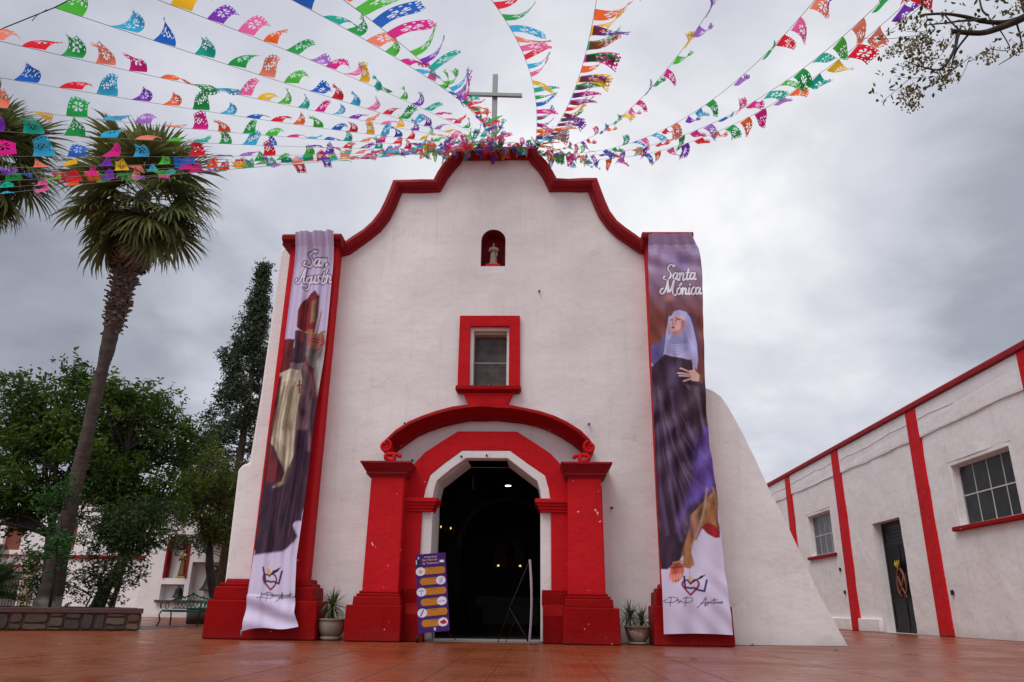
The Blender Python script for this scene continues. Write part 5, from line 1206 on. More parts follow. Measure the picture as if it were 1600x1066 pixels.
co, f, rn = leaves([c for c, r in cyc], [r for c, r in cyc], [230 if c[2] < 14 else 130 for c, r in cyc], .13, g2, -.5, .55)
fast_mesh('crown', co, f, M['cypress_leaf'], cy, rnd=rn)['kind'] = 'stuff'

# ------------------------------------------------------------------ palms
def frond(seed, dead=False):
    rng = random.Random(seed); vs = []; fs = []; rn = []
    Lp = 1.05 if not dead else .75
    def quad(*p):
        b = len(vs); vs.extend(p); fs.append(tuple(range(b, b+4)))
    pet = [(Lp*t, 0, .10*math.sin(t*2.2)-.10*t*t) for t in np.linspace(0, 1, 5)]
    for a, b in zip(pet[:-1], pet[1:]):
        w = .022; quad((a[0], -w, a[2]), (a[0], w, a[2]), (b[0], w*.8, b[2]), (b[0], -w*.8, b[2])); quad((a[0], 0, a[2]-w), (a[0], 0, a[2]+w*.4), (b[0], 0, b[2]+w*.4), (b[0], 0, b[2]-w)); rn.extend([.8, .8])
    ox, oz = Lp, pet[-1][2]; n = 30
    for k in range(n):
        th = math.radians(-118+236*k/(n-1)+rng.uniform(-2, 2)); L = (1.18 if not dead else .95)*(.72+.28*math.cos(th*.62))*rng.uniform(.88, 1.08)
        if rng.random() < (.10 if dead else .03): continue
        dx, dy = math.cos(th), math.sin(th); up = .12*math.cos(th*1.0)-.05; px, py, pz = ox, 0, oz; prev = None; rr = rng.random()
        segs = 5; a = math.atan(up)+rng.uniform(-.08, .08); cl_ = .25 if not dead else .75
        for s in range(segs+1):
            t = s/segs; w = (.012+.042*math.sin(min(t*1.9, 1.57))) if t < .55 else .054*(1-t)/.45*.8+.002
            nx_, ny_ = -dy*w, dx*w
            cur = ((px-nx_, py-ny_, pz-w*.35), (px+nx_, py+ny_, pz+w*.2))
            if prev: quad(prev[0], prev[1], cur[1], cur[0]); rn.append(min(1, rr*.6+.1+.25*t))
            prev = cur; a -= (.08+cl_*t*t*1.5)*(1 if not dead else 1.2)*rng.uniform(.7, 1.3)
            px += dx*L/segs*math.cos(a); py += dy*L/segs*math.cos(a)*(.9 if not dead else .6); pz += L/segs*math.sin(a)
    me = bpy.data.meshes.new('frond'); me.from_pydata(vs, [], fs); me.update()
    at_ = me.attributes.new('rnd', 'FLOAT', 'FACE'); at_.data.foreach_set('value', rn)
    me.materials.append(M['palm_dead' if dead else 'palm_leaf']); return me
LIVE = [frond(i) for i in range(6)]; DEAD = [frond(20+i, True) for i in range(4)]
def palm(base, pts, rad, crown, label, nlive, ndead, seed, scale=1.0, boots=(7.9, 10.2)):
    rng = random.Random(seed); root = thing('fan_palm', base, label, 'palm tree', 'tall fan palms at the left')
    pp = [Vector(p) for p in pts]
    fine = []; fr_ = []
    for i in range(len(pp)-1):
        n = 9
        for k in range(n): fine.append(pp[i].lerp(pp[i+1], k/n)); fr_.append((rad[i]+(rad[i+1]-rad[i])*k/n)*(1+.025*math.sin(k*2.1+i)))
    fine.append(pp[-1]); fr_.append(rad[-1])
    MB().tube(fine, fr_, 18).build('trunk', M['palm_bark_low'], root, wob=.03)
    bt = MB(); z = boots[0]; i = 0
    def at(z):
        for a, b in zip(pp[:-1], pp[1:]):
            if a.z <= z <= b.z: return a.lerp(b, (z-a.z)/(b.z-a.z))
        return pp[-1]
    while z < boots[1]+.5:
        c = at(z); a = i*2.4; r = .25*scale*np.interp(z, [boots[0], boots[0]+.7, boots[1]], [.75, 1.0, 1.05]); d = Vector((math.cos(a), math.sin(a), 0)); t = Vector((-d.y, d.x, 0)); L = rng.uniform(.14, .34)*np.interp(z, [boots[0], boots[1]], [.7, 1.25]); dn = -1 if rng.random() < .35 else 1
        w = rng.uniform(.045, .075); up = Vector((0, 0, 1)); p0 = c+d*r*.8; p1 = p0+(d*.45+up*.8*dn)*L*.6; p2 = p1+(d*.8+up*.25*dn)*L*.55
        bt.add([p0-t*w, p0+t*w, p1+t*w*.9, p1-t*w*.9, p2+t*w*.5, p2-t*w*.5, p0-t*w+d*.03-up*.03, p0+t*w+d*.03-up*.03, p1+t*w*.9+d*.03-up*.03, p1-t*w*.9+d*.03-up*.03, p2+t*w*.5+d*.01-up*.03, p2-t*w*.5+d*.01-up*.03],
               [(0, 1, 2, 3), (3, 2, 4, 5), (6, 9, 8, 7), (9, 11, 10, 8), (0, 3, 9, 6), (1, 7, 8, 2), (3, 5, 11, 9), (2, 8, 10, 4), (5, 4, 10, 11)])
        z += .0125*scale; i += 1
    bt.build('leaf_bases', M['palm_boots'], root)['kind'] = 'stuff'
    C_ = Vector(crown)
    for i in range(nlive):
        t = (i+.5)/nlive; el = 78-128*t**.80+rng.uniform(-15, 15); a = i*137.5+rng.uniform(-10, 10)
        o = bpy.data.objects.new('frond', LIVE[i % 6]); COL.objects.link(o); o.parent = root
        o.location = C_-Vector(base)+Vector((0, 0, .55-.75*t)); s = scale*rng.uniform(.82, 1.2)*(1.0 if el > -25 else .92); o.scale = (s, s, s)
        o.rotation_euler = Euler((rng.uniform(-.35, .35), -math.radians(el), math.radians(a)), 'XYZ')
    for i in range(ndead):
        el = rng.uniform(-94, -62); a = i*137.5
        o = bpy.data.objects.new('dead_frond', DEAD[i % 4]); COL.objects.link(o); o.parent = root
        o.location = C_-Vector(base)+Vector((.12*math.cos(math.radians(a)), .12*math.sin(math.radians(a)), -.0-rng.uniform(0, .9))); s = scale*rng.uniform(.8, 1.1); o.scale = (s, s, s)
        o.rotation_euler = Euler((rng.uniform(-.5, .5), -math.radians(el), math.radians(a)), 'XYZ')
    return root
palm((-11.38, 4, .36), [(-11.38, 4, .2), (-11.37, 4, .55), (-11.36, 4, 1.6), (-11.30, 4, 2.9), (-11.27, 4, 4.57), (-11.18, 4, 6.9), (-11.17, 4, 7.3), (-11.12, 4, 8.3), (-11.02, 4, 10.2), (-10.98, 4, 11.6), (-10.98, 4, 12.4)], [.36, .31, .25, .195, .17, .155, .20, .20, .27, .27, .2], (-10.98, 4, 12.0),
     'tall fan palm with a leaning trunk and shaggy crown rising from the stone planter', 70, 100, 5, 1.08)
palm((-17.4, 5, 0), [(-17.4, 5, -.1), (-17.4, 5, 4), (-17.5, 5, 9), (-17.5, 5, 12.5)], [.4, .3, .25, .25], (-17.25, 5, 14.1), 'second fan palm cut by the left edge of the photo', 60, 40, 9, 1.18, (10, 12))
# sago palm at the left edge of the planter
sg = thing('sago_palm', (-12.3, 2.6, .36), 'spiky dark sago palm low at the left edge of the planter', 'plant')
sgl = []
for k in range(3):
    vs = []; fs = []; rn = []; x = z = 0; a = 0
    for i in range(44):
        t = i/43; x += .021*math.cos(a); z += .021*math.sin(a); a -= .03*t
        L = .22*math.sin(math.pi*min(.97, .1+t*.85)); w = .007
        for s in (-1, 1):
            b = len(vs); vs += [(x-w, 0, z), (x+w, 0, z), (x+L*.55+w*.2, s*L*.8, z+.25*L), (x+L*.5, s*L*.8, z+.25*L)]; fs.append((b, b+1, b+2, b+3)); rn.append(random.random()*.4)
    me = bpy.data.meshes.new('frond'); me.from_pydata(vs, [], fs); me.update(); at_ = me.attributes.new('rnd', 'FLOAT', 'FACE'); at_.data.foreach_set('value', rn); me.materials.append(M['leaf_dark']); sgl.append(me)
for i in range(40):
    o = bpy.data.objects.new('frond', sgl[i % 3]); COL.objects.link(o); o.parent = sg; o.location = (0, 0, .3); s = random.uniform(1.2, 1.75); o.scale = (s, s, s)
    o.rotation_euler = Euler((random.uniform(-.3, .3), -math.radians(75-75*(i/40)+random.uniform(-6, 6)), i*2.399), 'XYZ')
MB().tube([(-12.3, 2.6, .3), (-12.3, 2.6, .75)], [.16, .12], 10).build('stem', M['palm_boots'], sg)

# ------------------------------------------------------------------ bell wall with shrine
bwl = thing('bell_wall', (-17, 24, 0), 'white wall with an arched shrine and open bell niches beyond the green bench', 'wall')
bell_l = [(-18.20, .83), (-17.0, .83), (-17.0, 1.58), (-18.20, 1.58)]
bell_r = [(-16.75, .50), (-14.95, .50), (-14.95, 2.68), (-16.75, 2.68)]
shr = [(-18.12, 1.88), (-17.02, 1.88), (-17.02, 3.45)]+arc(-17.57, 3.45, .55, 0, 180, 10)[1:-1]+[(-18.12, 3.45)]
shr2 = [(-14.75, 1.3), (-13.65, 1.3), (-13.65, 2.9)]+arc(-14.2, 2.9, .55, 0, 180, 10)[1:-1]+[(-14.75, 2.9)]
plate('wall', [(-19.3, 0), (-9, 0), (-9, 4.9), (-16.6, 4.9), (-17.6, 5.3), (-19.2, 5.2)], [bell_l, bell_r, shr, shr2], FY(24), .55, M['white_stucco'], bwl, step=.8, amp=.02, seed=31)
MB().box(-19.0, -9, 24.5, 24.6, .1, 4.5).build('niche_back', M['white_stucco_b'], bwl)
for s_ in (shr, shr2):
    cx_ = (s_[0][0]+s_[1][0])/2; ztop = s_[2][1]; zb = s_[0][1]
    p_ = [(cx_-.62, zb), (cx_-.62, ztop)]+arc(cx_, ztop, .62, 180, 0, 12)[1:-1]+[(cx_+.62, ztop), (cx_+.62, zb), (cx_+.52, zb), (cx_+.52, ztop)]+arc(cx_, ztop, .52, 0, 180, 12)[1:-1]+[(cx_-.52, ztop), (cx_-.52, zb)]
    MB().prism(p_, -.05, .45, FY(24)).build('arch_trim', M['shaded_maroon_trim'], bwl)
MB().box(-17.5, -17.02, 24.42, 24.47, 1.88, 3.9).build('red_panel', M['niche_red'], bwl)
statue('shrine_statue', (-17.30, 24.25, 1.97), 1.35, M['gold'], 'gilded saint figure against a red panel in the arched shrine of the bell wall')
def bell(loc, h, mat, label):
    r = thing('bell', loc, label, 'bell', 'bells hanging in the white bell wall'); X0, Y0, Z0 = loc
    MB().lathe([(h*a, h*b) for a, b in ((.50, 0), (.52, .03), (.44, .10), (.36, .25), (.31, .45), (.29, .62), (.25, .74), (.13, .80), (.02, .81))], loc, 24).build('bell_body', mat, r)
    MB().tube([(X0-h*.1, Y0, Z0+h*.8), (X0-h*.08, Y0, Z0+h*.92), (X0, Y0, Z0+h*.97), (X0+h*.08, Y0, Z0+h*.92), (X0+h*.1, Y0, Z0+h*.8)], h*.035, 6).build('crown_loop', mat, r)
    MB().ball((X0, Y0, Z0-h*.02), h*.08, 8).build('clapper', M['black_iron'], r); return r
bell((-17.33, 24.2, .93), .60, M['black_iron'], 'small black bell hanging in the low square niche left of the tree trunk')
MB().box(-18.2, -17.0, 24.17, 24.23, 1.53, 1.578).build('bell_beam', M['concrete'], bwl)
bell((-15.62, 24.2, 1.30), 1.25, M['bronze'], 'large greenish bronze bell in the tall opening behind the leaning tree trunk')
MB().box(-16.75, -14.95, 24.15, 24.25, 2.55, 2.678).build('bell_beam', M['concrete'], bwl)
MB().box(-18.35, -14.5, 23.82, 24.02, .70, .82).build('ledge', M['coping_red'], bwl)
# round planter behind the bench
rp = thing('round_planter', (-10.4, 11.9, 0), 'round mossy stone planter at the foot of the small tree behind the bench', 'planter')
MB().lathe([(.80, 0), (.82, .40), (.70, .42), (.66, .3), (.02, .3)], (-10.4, 11.9, 0), 30).build('planter_wall', STC[4], rp); MB().lathe([(.82, .42), (.84, .50), (.66, .50), (.66, .42)], (-10.4, 11.9, 0), 30).build('planter_rim', M['coping_red'], rp)
MB().box(-10.0, -7.0, 13.2, 13.6, 0, .62).build('low_wall', STC[3]); tag(bpy.data.objects['low_wall'], 'low stone wall end behind the bench beside the church base', 'wall')

# ------------------------------------------------------------------ green bench
bn = thing('garden_bench', (-9.65, 8.0, 0), 'ornate green cast iron bench between the planter and the church', 'bench')
bx, by = -9.62, 8.0
def B(x, y, z):
    a = math.radians(-9); return (bx+x*math.cos(a)-y*math.sin(a), by+x*math.sin(a)+y*math.cos(a), z)
sb_ = MB()
for k in range(6): 
    y = -.22+k*.085; vs = [B(x, y+dy, z) for x in (-.62, .62) for dy in (0, .065) for z in (.43, .455)]
    o = MB().add(vs, [(0, 1, 3, 2), (4, 6, 7, 5), (0, 4, 5, 1), (2, 3, 7, 6), (0, 2, 6, 4), (1, 5, 7, 3)]).build('seat_slat', M['green_iron'], bn)
MB().tube([B(-.64, -.23, .42), B(0, -.24, .41), B(.64, -.23, .42)], .022, 6).tube([B(-.64, .27, .42), B(.64, .27, .42)], .02, 6).build('seat_rail', M['green_iron'], bn)
bk = MB()
top = lambda x: .74+.10*math.cos(x*2.4)+.07*math.exp(-(x/.16)**2)
bk.tube([B(x, .30+.03, top(x)) for x in np.linspace(-.64, .64, 25)], .022, 6)
bk.tube([B(x, .28, .50) for x in np.linspace(-.62, .62, 9)], .016, 6)
for x0 in np.linspace(-.52, .52, 9):
    h = top(x0)
    for s in (-1, 1): bk.tube([B(x0+s*.055*math.sin(t), .29+.02*t/3, .50+(h-.50)*t/3.14) for t in np.linspace(0, 3.14, 9)], .011, 5)
    bk.tube([B(x0+.03*math.cos(a), .30, .50+(h-.5)*.5+.03*math.sin(a)) for a in np.linspace(0, 6.28, 9)], .009, 5)
for x0 in (-.58, -.35, 0, .35, .58): bk.ball(B(x0, .32, top(x0)+.03), .035, 6)
bk.build('backrest', M['green_iron'], bn)
for s in (-1, 1):
    MB().tube([B(s*.64, .32, top(.64)), B(s*.66, .15, .70), B(s*.66, -.12, .68), B(s*.66, -.26, .64), B(s*.66, -.27, .56), B(s*.65, -.22, .5)], .022, 6).tube([B(s*.66, .05+.09*math.cos(a), .56+.08*math.sin(a)) for a in np.linspace(0, 6.28, 12)], .013, 5).build('armrest', M['green_iron'], bn)
    MB().tube([B(s*.64, -.22, .42), B(s*.66, -.28, .3), B(s*.64, -.22, .16), B(s*.66, -.27, .05), B(s*.66, -.31, .0)], .022, 6).build('leg', M['black_iron'], bn)
    MB().tube([B(s*.64, .26, .42), B(s*.66, .33, .25), B(s*.64, .31, .0)], .022, 6).build('leg', M['black_iron'], bn)
sp_ = MB(); vs = [B(x, .30, z) for x, z in ((-.6, .3), (.6, .3), (.6, .43), (-.6, .43))]

# ------------------------------------------------------------------ buildings beyond the trees
b1 = thing('arcade_building', (-40, 42, 0), 'white building with red ledges and beige columns seen through the trees at the left', 'building')
wn = [[(-39.6+4.2*k, 4.35), (-38.2+4.2*k, 4.35), (-38.2+4.2*k, 6.4), (-39.6+4.2*k, 6.4)] for k in range(-3, 5)]
ac = [[(-40.2+4.2*k, .01), (-37.6+4.2*k, .01), (-37.6+4.2*k, 2.55), (-40.2+4.2*k, 2.55)] for k in range(-3, 5)]
plate('wall', [(-56, 0), (-20.5, 0), (-20.5, 8.2), (-56, 8.2)], wn+ac, FY(42), .6, M['white_stucco_b'], b1, step=2, amp=.02, seed=51)
MB().box(-56, -20.5, 41.78, 42.02, 3.10, 3.28).box(-56, -20.5, 41.85, 42.02, 3.92, 4.02).box(-56, -20.5, 41.8, 42.7, 8.2, 8.45).build('red_ledge', M['shaded_maroon_trim'], b1)
for k in range(-3, 5):
    x = -36.4+4.2*k-.0; MB().box(x-.85+.0, x-.15, 41.6, 42.01, 0, 3.1).box(x-.75, x-.2, 41.75, 42.01, 3.28, 3.92).build('column', M['beige_stone'], b1, bevel=.03)
    a = wn[k+3]; f_ = MB().box(a[0][0]+.01, a[1][0]-.01, 42.3, 42.36, 4.36, 6.39).build('window_pane', M['dark_red_window'], b1)
MB().box(-56, -20.5, 46, 46.4, 0, 8.2).box(-56, -20.5, 42.6, 46, 3.2, 3.4).build('rear_wall', M['white_stucco_b'], b1)
fe = thing('iron_fence', (-36, 38, 0), 'thin dark railing in front of the white arcade building', 'fence')
mb = MB()
for x in np.arange(-46, -27, .22): mb.tube([(x, 38, 0), (x, 38, 2.3)], .02, 4)
mb.build('bars', M['cable'], fe)['kind'] = 'stuff'
MB().box(-46, -27, 37.97, 38.03, 2.1, 2.15).box(-46, -27, 37.97, 38.03, .2, .25).build('rail', M['cable'], fe)
b2_ = thing('far_wall', (-28, 30, 0), 'plain white wall between the arcade building and the bell wall', 'wall')
MB().box(-27.5, -19.31, 29.8, 30.2, 0, 3.1).build('wall', M['white_stucco'], b2_, bevel=.02); MB().box(-27.6, -19.31, 29.7, 30.25, 3.1, 3.25).build('coping', M['shaded_maroon_trim'], b2_)
# ------------------------------------------------------------------ chinaberry tree reaching in at the top right
CB = Vector((4.51, -11.03, 4.95)); RX = Vector((.9991, .0409, 0)); UX = uv.copy()
def bp(px, py, d=0.0): return CB+rv*((px-1520)*.00504)-uv*((py-45)*.00504)+fwd*d
ct = thing('chinaberry_tree', (8.6, -9.6, 0), 'chinaberry tree whose berry-laden branches reach in at the top right corner', 'tree')
MB().tube([(8.6, -9.6, -.05), (8.5, -9.7, 1.5), (8.2, -9.9, 3.2), (7.4, -10.3, 4.5), (6.2, -10.8, 5.15), tuple(bp(1640, 5))], [.2, .16, .13, .10, .06, .036], 10).build('trunk', M['bark_dark'], ct)
rg = random.Random(17)
def brn(pts, r0, r1, d0=0.0, d1=0.0):
    n = len(pts); P_ = smooth_line([tuple(bp(p[0], p[1], d0+(d1-d0)*i/(n-1))) for i, p in enumerate(pts)], 4); m = len(P_)
    br_.tube(P_, [r0+(r1-r0)*i/(m-1) for i in range(m)], 7); return P_
br_ = MB()
brn([(1645, 2), (1600, 27), (1560, 44), (1530, 52), (1487, 49)], .034, .018)
brn([(1600, 27), (1575, 32), (1545, 27), (1520, 16), (1490, 8), (1458, 7)], .024, .008, 0, .2)
brn([(1545, 26), (1510, 35), (1480, 44), (1450, 54), (1415, 64)], .012, .004, .05, -.3)
brn([(1497, 52), (1488, 66), (1480, 82), (1465, 105), (1452, 117), (1435, 127), (1405, 125), (1378, 121)], .016, .003, 0, -.35)
brn([(1512, 54), (1501, 72), (1499, 88), (1503, 96)], .009, .005, 0, .15); brn([(1541, 24), (1539, 10), (1540, -20)], .009, .006, 0, .1); brn([(1484, 12), (1494, 34), (1502, 50)], .006, .006, .1, 0)
brn([(1545, 28), (1549, 38), (1552, 42)], .006, .004); brn([(1560, 45), (1590, 70), (1575, 62)], .005, .003, 0, .2); brn([(1600, 27), (1620, 60), (1597, 80)], .008, .003, .1, .3); brn([(1600, 20), (1590, -10)], .01, .006)
for a, b in (((1503, 96), (1545, 82)), ((1503, 96), (1470, 118)), ((1545, 82), (1580, 60)), ((1480, 45), (1476, 20)), ((1420, 62), (1385, 82)), ((1415, 64), (1360, 48)), ((1435, 127), (1412, 108)), ((1412, 128), (1390, 150)), ((1450, 54), (1425, 36)), ((1440, 7), (1400, 40)), ((1505, 60), (1540, 30)), ((1415, 108), (1412, 90)), ((1503, 96), (1512, 122)), ((1490, 50), (1470, 95))):
    brn([a, ((a[0]+b[0])/2+rg.uniform(-3, 3), (a[1]+b[1])/2+3), b], .0025, .0015, -.1, .15)
CLU = [(1440, 52, 26, 14, 80), (1428, 74, 20, 13, 70), (1455, 86, 20, 12, 60), (1447, 12, 24, 9, 60), (1432, 140, 18, 12, 70), (1437, 155, 14, 8, 45), (1470, 78, 14, 10, 30), (1458, 120, 12, 10, 40), (1497, 110, 16, 9, 45), (1514, 103, 11, 11, 45), (1595, 68, 14, 9, 45), (1590, 8, 14, 9, 60), (1528, 22, 12, 7, 40), (1497, 52, 14, 5, 25), (1412, 62, 12, 8, 30), (1470, 40, 14, 8, 25), (1480, 3, 14, 5, 30), (1608, 45, 14, 14, 50), (1592, 88, 8, 6, 16), (1410, 145, 8, 10, 20), (1465, 105, 14, 9, 30)]
bv = MB()
for (x, y, rx_, ry_, n) in CLU:
    dd = rg.uniform(-.3, .3)
    for _ in range(n):
        a = rg.uniform(0, 6.28); t = math.sqrt(rg.random()); c = bp(x+rx_*t*math.cos(a), y+ry_*t*math.sin(a)+4, dd+rg.uniform(-.08, .08))
        bv.ball(c, .0075*rg.uniform(.8, 1.25), 5, (1, 1, 1.15))
        if rg.random() < .6: br_.tube([tuple(c), tuple(c+Vector((rg.uniform(-.02, .02), 0, rg.uniform(.02, .05))))], .0011, 3, cap=False)
o = bv.build('berries', M['berry'], ct); o['kind'] = 'stuff'
br_.build('branches', M['bark_dark'], ct)
LV = []; LF = []; LR = []
def leaf3(c, L, w):
    a = Vector((rg.uniform(-1, 1), rg.uniform(-1, 1), rg.uniform(-1.4, .2))).normalized()*L; s = a.cross(Vector((rg.uniform(-1, 1), rg.uniform(-1, 1), rg.uniform(-1, 1)))).normalized()*w; nn = a.cross(s).normalized()*w*.5
    b = len(LV); LV.extend([c, c+a*.35+s+nn, c+a*.7+s*.7+nn, c+a, c+a*.7-s*.7+nn, c+a*.35-s+nn, c+a*.5]); LF.extend([(b, b+1, b+6, b+5), (b+1, b+2, b+3, b+6), (b+5, b+6, b+3, b+4)]); r_ = rg.random(); LR.extend([r_]*3)
for (x, y, rx_, ry_, n) in [(1395, 108, 18, 6, 16), (1385, 132, 10, 14, 18), (1395, 150, 8, 8, 12), (1412, 28, 16, 6, 12), (1392, 48, 8, 8, 8), (1445, 118, 22, 8, 22), (1468, 124, 10, 7, 12), (1480, 128, 8, 5, 8), (1542, 74, 8, 5, 7), (1558, 72, 6, 4, 5), (1500, 3, 10, 6, 10), (1522, 8, 10, 5, 8), (1385, 80, 8, 6, 6), (1435, 72, 24, 12, 30), (1443, 50, 28, 12, 30), (1450, 86, 20, 9, 16), (1430, 143, 16, 10, 18), (1447, 12, 22, 8, 20), (1528, 24, 12, 6, 16), (1592, 10, 14, 9, 24), (1565, 22, 6, 5, 5), (1498, 53, 12, 4, 8), (1597, 60, 12, 10, 14), (1362, 124, 3, 3, 2), (1560, 8, 10, 6, 8), (1496, 104, 12, 7, 8)]:
    for _ in range(n): leaf3(bp(x+rg.gauss(0, rx_*.55), y+rg.gauss(0, ry_*.55), rg.uniform(-.3, .2)), rg.uniform(.035, .062), rg.uniform(.008, .014))
me = bpy.data.meshes.new('crown'); o0 = Vector((8.6, -9.6, 0)); me.from_pydata([v-o0 for v in LV], [], LF); me.update(); a_ = me.attributes.new('rnd', 'FLOAT', 'FACE'); a_.data.foreach_set('value', LR); link_mesh('crown', me, M['chinaberry_leaf'], ct)['kind'] = 'stuff'

# ------------------------------------------------------------------ paper flags
FW, FL = .35, .33
def flag_mesh(seed, calm=False):
    """cut tissue flag: scalloped edge, punched flower, fluttering and folding in the wind"""
    rng = random.Random(seed); n = 16; vs = []
    th = rng.uniform(-.5, .5); k1 = rng.uniform(1.2, 2.8)*rng.choice((-1, 1)); ph = rng.uniform(0, 6); pin = rng.uniform(.15, .75); sh = rng.choice((0, 1, 1, 1, .5)); fl = rng.uniform(.3, 1.0)
    FL = .44 if calm else .33
    if calm: pin *= .35; k1 *= .45; th *= .5
    else: pin = min(.92, pin*1.25)
    grid = []
    for i in range(n+1):
        u = i/n; y = z = 0.0; row = []
        for j in range(n+1):
            v = j/n
            a = th*fl+k1*.75*math.sin(1.4*v*(1+.25*u)+ph*.3)*v+.9*math.sin(2.6*v+ph+u*2.2)*v*fl
            if j: y += FL/n*math.cos(a); z += FL/n*math.sin(a)
            x = FW*((u-.5)*(1-pin*v**1.3)+.5+(sh-.5)*pin*v**1.3*.9)
            row.append((x, y*(1-.15*u*pin), z+.02*math.sin(5*u+4*v+ph)*v))
        grid.append(row)
    vs = [p for r in grid for p in r]; fs = []
    kind = seed % 4
    for i in range(n):
        for j in range(n):
            u = (i+.5)/n; v = (j+.5)/n; cut = False
            if kind < 3:
                for (cu, cv_, r, pt) in (((.5, .5, .30, 6),), ((.34, .42, .19, 5), (.68, .62, .19, 5)), ((.5, .42, .24, 8), (.5, .8, .12, 4)))[kind]:
                    d = math.hypot(u-cu, v-cv_); a = math.atan2(v-cv_, u-cu)
                    if .045 < d < r*.92 and abs(math.sin(a*pt/2+seed)) > .72: cut = True
            else:
                if (int(u*8)+int(v*8)) % 2 == 0 and   .3 < v < .7 and .2 < u < .8 and rng.random() < .5: cut = True
            if v > .86 and i % 4 in (1, 2) and j == n-2: cut = True
            if j == n-1 and i % 4 == 0: cut = True
            if v > .22 and (u < .10 or u > .90) and i in (1, n-2) and j % 3 == 0: cut = True
            if not cut:
                a0 = i*(n+1)+j; fs.append((a0, a0+n+1, a0+n+2, a0+1))
    me = bpy.data.meshes.new('flag'); me.from_pydata(vs, [], fs); me.update(); me.polygons.foreach_set('use_smooth', [True]*len(fs)); me.materials.append(None); return me
FM = [flag_mesh(i) for i in range(24)]; FC = [flag_mesh(40+i, True) for i in range(10)]
FN = list(FLAGCOL)
frg = random.Random(99)
def hang_flag(parent, p, T, W, col, scale=1.0, mesh=None, sx=1.0):
    o = bpy.data.objects.new('flag', mesh or frg.choice(FM)); COL.objects.link(o); o.parent = parent
    T = T.normalized(); Wd = (W-T*W.dot(T)*.8).normalized(); Nn = T.cross(Wd).normalized()
    m_ = Matrix((T*scale*sx, Wd*scale, Nn*scale)).transposed().to_4x4(); m_.translation = p-origin_of(parent); o.matrix_local = m_
    o.material_slots[0].link = 'OBJECT'; o.material_slots[0].material = M['tissue_'+col]
WIND = Vector((.72, -.62, .12))
# name, near end, end on the church, sideways bow, sag, first t, where in the fan
STR = [
 ('lowest of the left bundle', (-8.16, -4.90, 7.16), (.6, -.25, 11.08), 0, -.1, -.25, .50, .66),
 ('second from the bottom of the left bundle', (-7.81, -5.36, 7.00), (.2, -.25, 11.08), 0, 0, -.25, .50, .66),
 ('in the middle of the left bundle, passing over both palms', (-7.45, -5.82, 6.84), (-.2, -.25, 11.08), .3, 0, -.25, .48, .66),
 ('second from the top of the left bundle', (-7.81, -5.43, 7.22), (-.5, -.25, 11.08), 0, .1, -.25, .50, .66),
 ('topmost of the left bundle, ending at the gable shoulder', (-7.09, -6.31, 6.78), (-.9, -.25, 11.08), 0, .1, -.25, .48, .66),
 ('just above the left bundle with an orange flag before the palm', (-5.9, -8.9, 5.3), (-.6, .1, 11.3), -.1, .1, -.1, .50, .78),
 ('second above the left bundle, over the cut-off palm', (-5.27, -8.56, 5.84), (-.4, .1, 11.3), 0, .1, -.2, .50, .78),
 ('third above the left bundle, crossing above the palm crown', (-4.92, -9.06, 5.79), (-.3, .1, 11.35), -.2, .1, -.2, .50, .78),
 ('entering at the left edge, third from the top left', (-4.56, -9.57, 5.79), (-.2, .1, 11.35), 0, .1, -.15, .50, .78),
 ('entering at the left edge, second from the top left', (-3.67, -10.29, 5.53), (-.2, .1, 11.4), -.6, -.1, -.12, .54, .84),
 ('tied to the dark cable at the top left corner', (-3.10, -10.88, 5.46), (-.1, .1, 11.4), .1, .1, 0.0, .58, .9),
 ('leaving the top edge a quarter of the way across', (-2.36, -10.55, 5.82), (0, .1, 11.4), -.2, -.2, -.15, .58, .9),
 ('leaving the top edge left of the cross with small tight flags', (-1.31, -10.03, 6.27), (.05, .1, 11.4), .4, 0, -.15, .52, .96),
 ('of larger flags leaving the top edge left of the cross', (-.53, -10.88, 5.45), (0, .05, 11.45), -.1, -.3, -.15, .62, 1.12),
 ('dropping nearly straight just right of the cross', (.62, -9.23, 6.92), (.95, .0, 11.2), .2, -.3, -.15, .58, 1.0),
 ('second right of the cross, steep with doubled flags', (1.69, -9.61, 6.63), (1.0, .0, 11.2), .2, .1, -.15, .54, 1.05),
 ('first of the four curving strings on the right', (3.08, -8.90, 7.19), (1.05, .0, 11.15), .2, .5, -.15, .43, .74),
 ('second of the four curving strings on the right', (4.01, -9.17, 6.84), (1.05, .0, 11.1), .4, .6, -.12, .43, .76),
 ('third of the four curving strings on the right', (4.67, -9.31, 6.73), (1.1, .0, 11.05), .5, .6, -.12, .44, .78),
 ('lowest of the four curving strings, ending at the chinaberry branches', (5.06, -8.77, 7.03), (1.1, .0, 11.0), .4, .7, -.15, .44, .82),
]
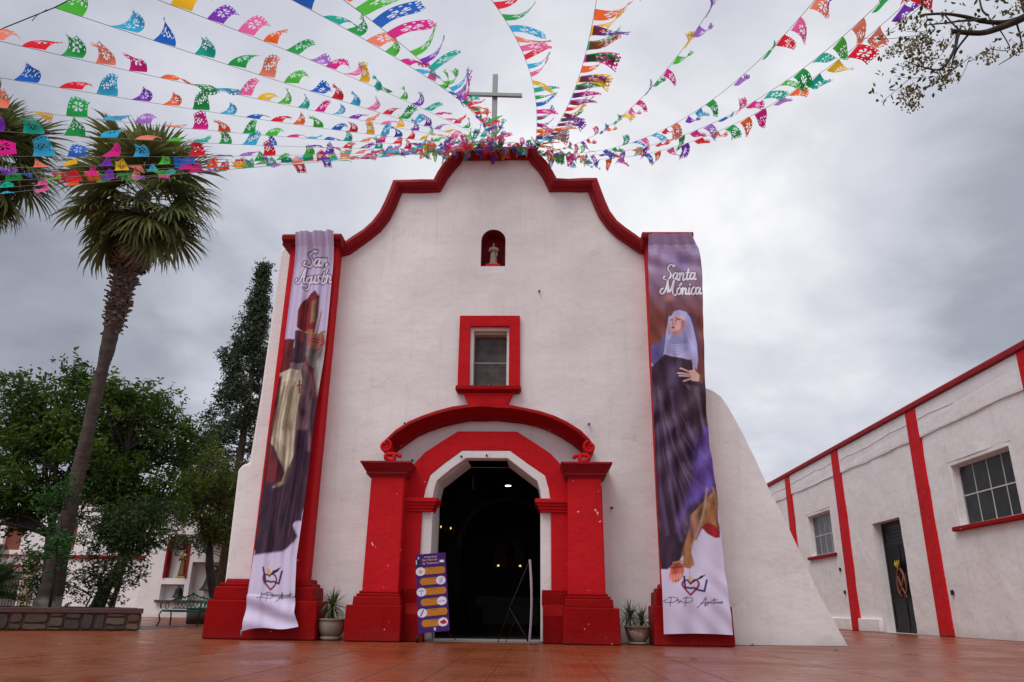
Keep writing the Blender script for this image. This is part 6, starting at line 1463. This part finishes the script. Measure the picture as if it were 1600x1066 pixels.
for si, (desc, p0, p1, bx_, sag, t0, sp, fsc) in enumerate(STR):
    P0, P1 = Vector(p0), Vector(p1); L = (P1-P0).length
    def pos(t): return P0+(P1-P0)*t+Vector((bx_, 0, -sag))*4*t*(1-t)
    root = thing('flag_string', tuple(pos(0)), 'paper flag string '+desc, 'bunting', 'paper flag strings fanning out from the church top')
    MB().tube([tuple(pos(t0+(1-t0)*k/40)) for k in range(41)], .0032, 4).build('cord', M['rope'], root)
    t = (0.0 if si == 10 else t0+frg.random()*.04); ci = frg.randrange(13); bundle = si < 5; doubled = si in (14, 15)
    left = si < 14; right = si > 15
    while t < .985:
        p = pos(t); T = (pos(min(t+.02, 1.02))-pos(t)).normalized()
        W = WIND.copy()
        if left: W = Vector((.42, -.85, .10)) if not bundle else Vector((.4, -.8, -.12))
        if si in (12, 13): W = Vector((.85, -.45, .35))
        if doubled: W = Vector((1, -.12, -.02))
        if right: W = Vector((.75, -.35, -.30-.5*t*t))
        if si == 19: W.z -= .35*t
        j = .26 if not bundle else .5
        if doubled: j = .12
        W += Vector((frg.gauss(0, j), frg.gauss(0, j), frg.gauss(0, j)))
        if frg.random() > .035:
            hang_flag(root, p, T, W, FN[ci % 13], fsc*frg.uniform(.92, 1.08), frg.choice(FC) if doubled or si == 13 and frg.random() < .6 else None)
            if si == 15 and frg.random() < .6 or si == 14 and t > .7: hang_flag(root, p+Vector((.02, -.03, -.02)), T, W+Vector((.1, 0, -.15)), FN[(ci+5) % 13], fsc*.95, frg.choice(FC))
        ci += frg.choice((1, 2, 3, 5, 7)); t += sp*frg.uniform(.93, 1.07)/L
# strips and flags tangled along the top of the gable
tg = thing('tangled_bunting', (-.3, -.2, 11.1), 'thick tangle of torn paper flags along the flat top of the gable', 'bunting')
MB().tube([(-1.75+2.85*k/20, -.30-.05*math.sin(k), 11.13+.05*math.sin(k*.9)-(.18 if k < 3 else 0)) for k in range(21)], .006, 5).build('cord', M['rope'], tg)
for i in range(190):
    x = -2.0+3.05*frg.random()**.9; p = Vector((x, -.36+frg.gauss(0, .08), 10.98+frg.gauss(0, .08)))
    T = Vector((1, frg.gauss(0, .5), frg.gauss(0, .6))).normalized(); W = Vector((frg.gauss(.1, .6), frg.gauss(-.35, .45), frg.gauss(-.35, .4)))
    hang_flag(tg, p, T, W, FN[frg.randrange(13)], frg.uniform(.45, .8), sx=frg.uniform(.2, .6))
for i in range(26):
    p = Vector((1.0+frg.random()*1.3, -.1, 0)); p.z = 11.0-.12*(p.x-1)+frg.gauss(0, .04)
    hang_flag(tg, p, Vector((1, frg.gauss(0, .3), frg.gauss(-.1, .3))), Vector((frg.gauss(.1, .35), frg.gauss(-.1, .3), -.9)), FN[frg.randrange(13)], frg.uniform(.55, .95), sx=frg.uniform(.3, .7))
# support cable
cbl = MB().tube([(-6.2, -10.4, 4.2), (-4.5, -10.75, 4.9), (-3.10, -10.88, 5.46), (-2.6, -10.95, 5.70), (-1.0, -11.3, 6.6)], .005, 5).tube([(-3.16, -10.88, 5.44), (-3.22, -10.9, 5.36), (-3.25, -10.9, 5.30)], .003, 4).build('support_cable', M['cable'])
tag(cbl, 'dark sagging cable crossing the top left corner, holding a flag string', 'cable')
tag(bpy.data.objects['tangled_bunting'], group='paper flag strings fanning out from the church top')
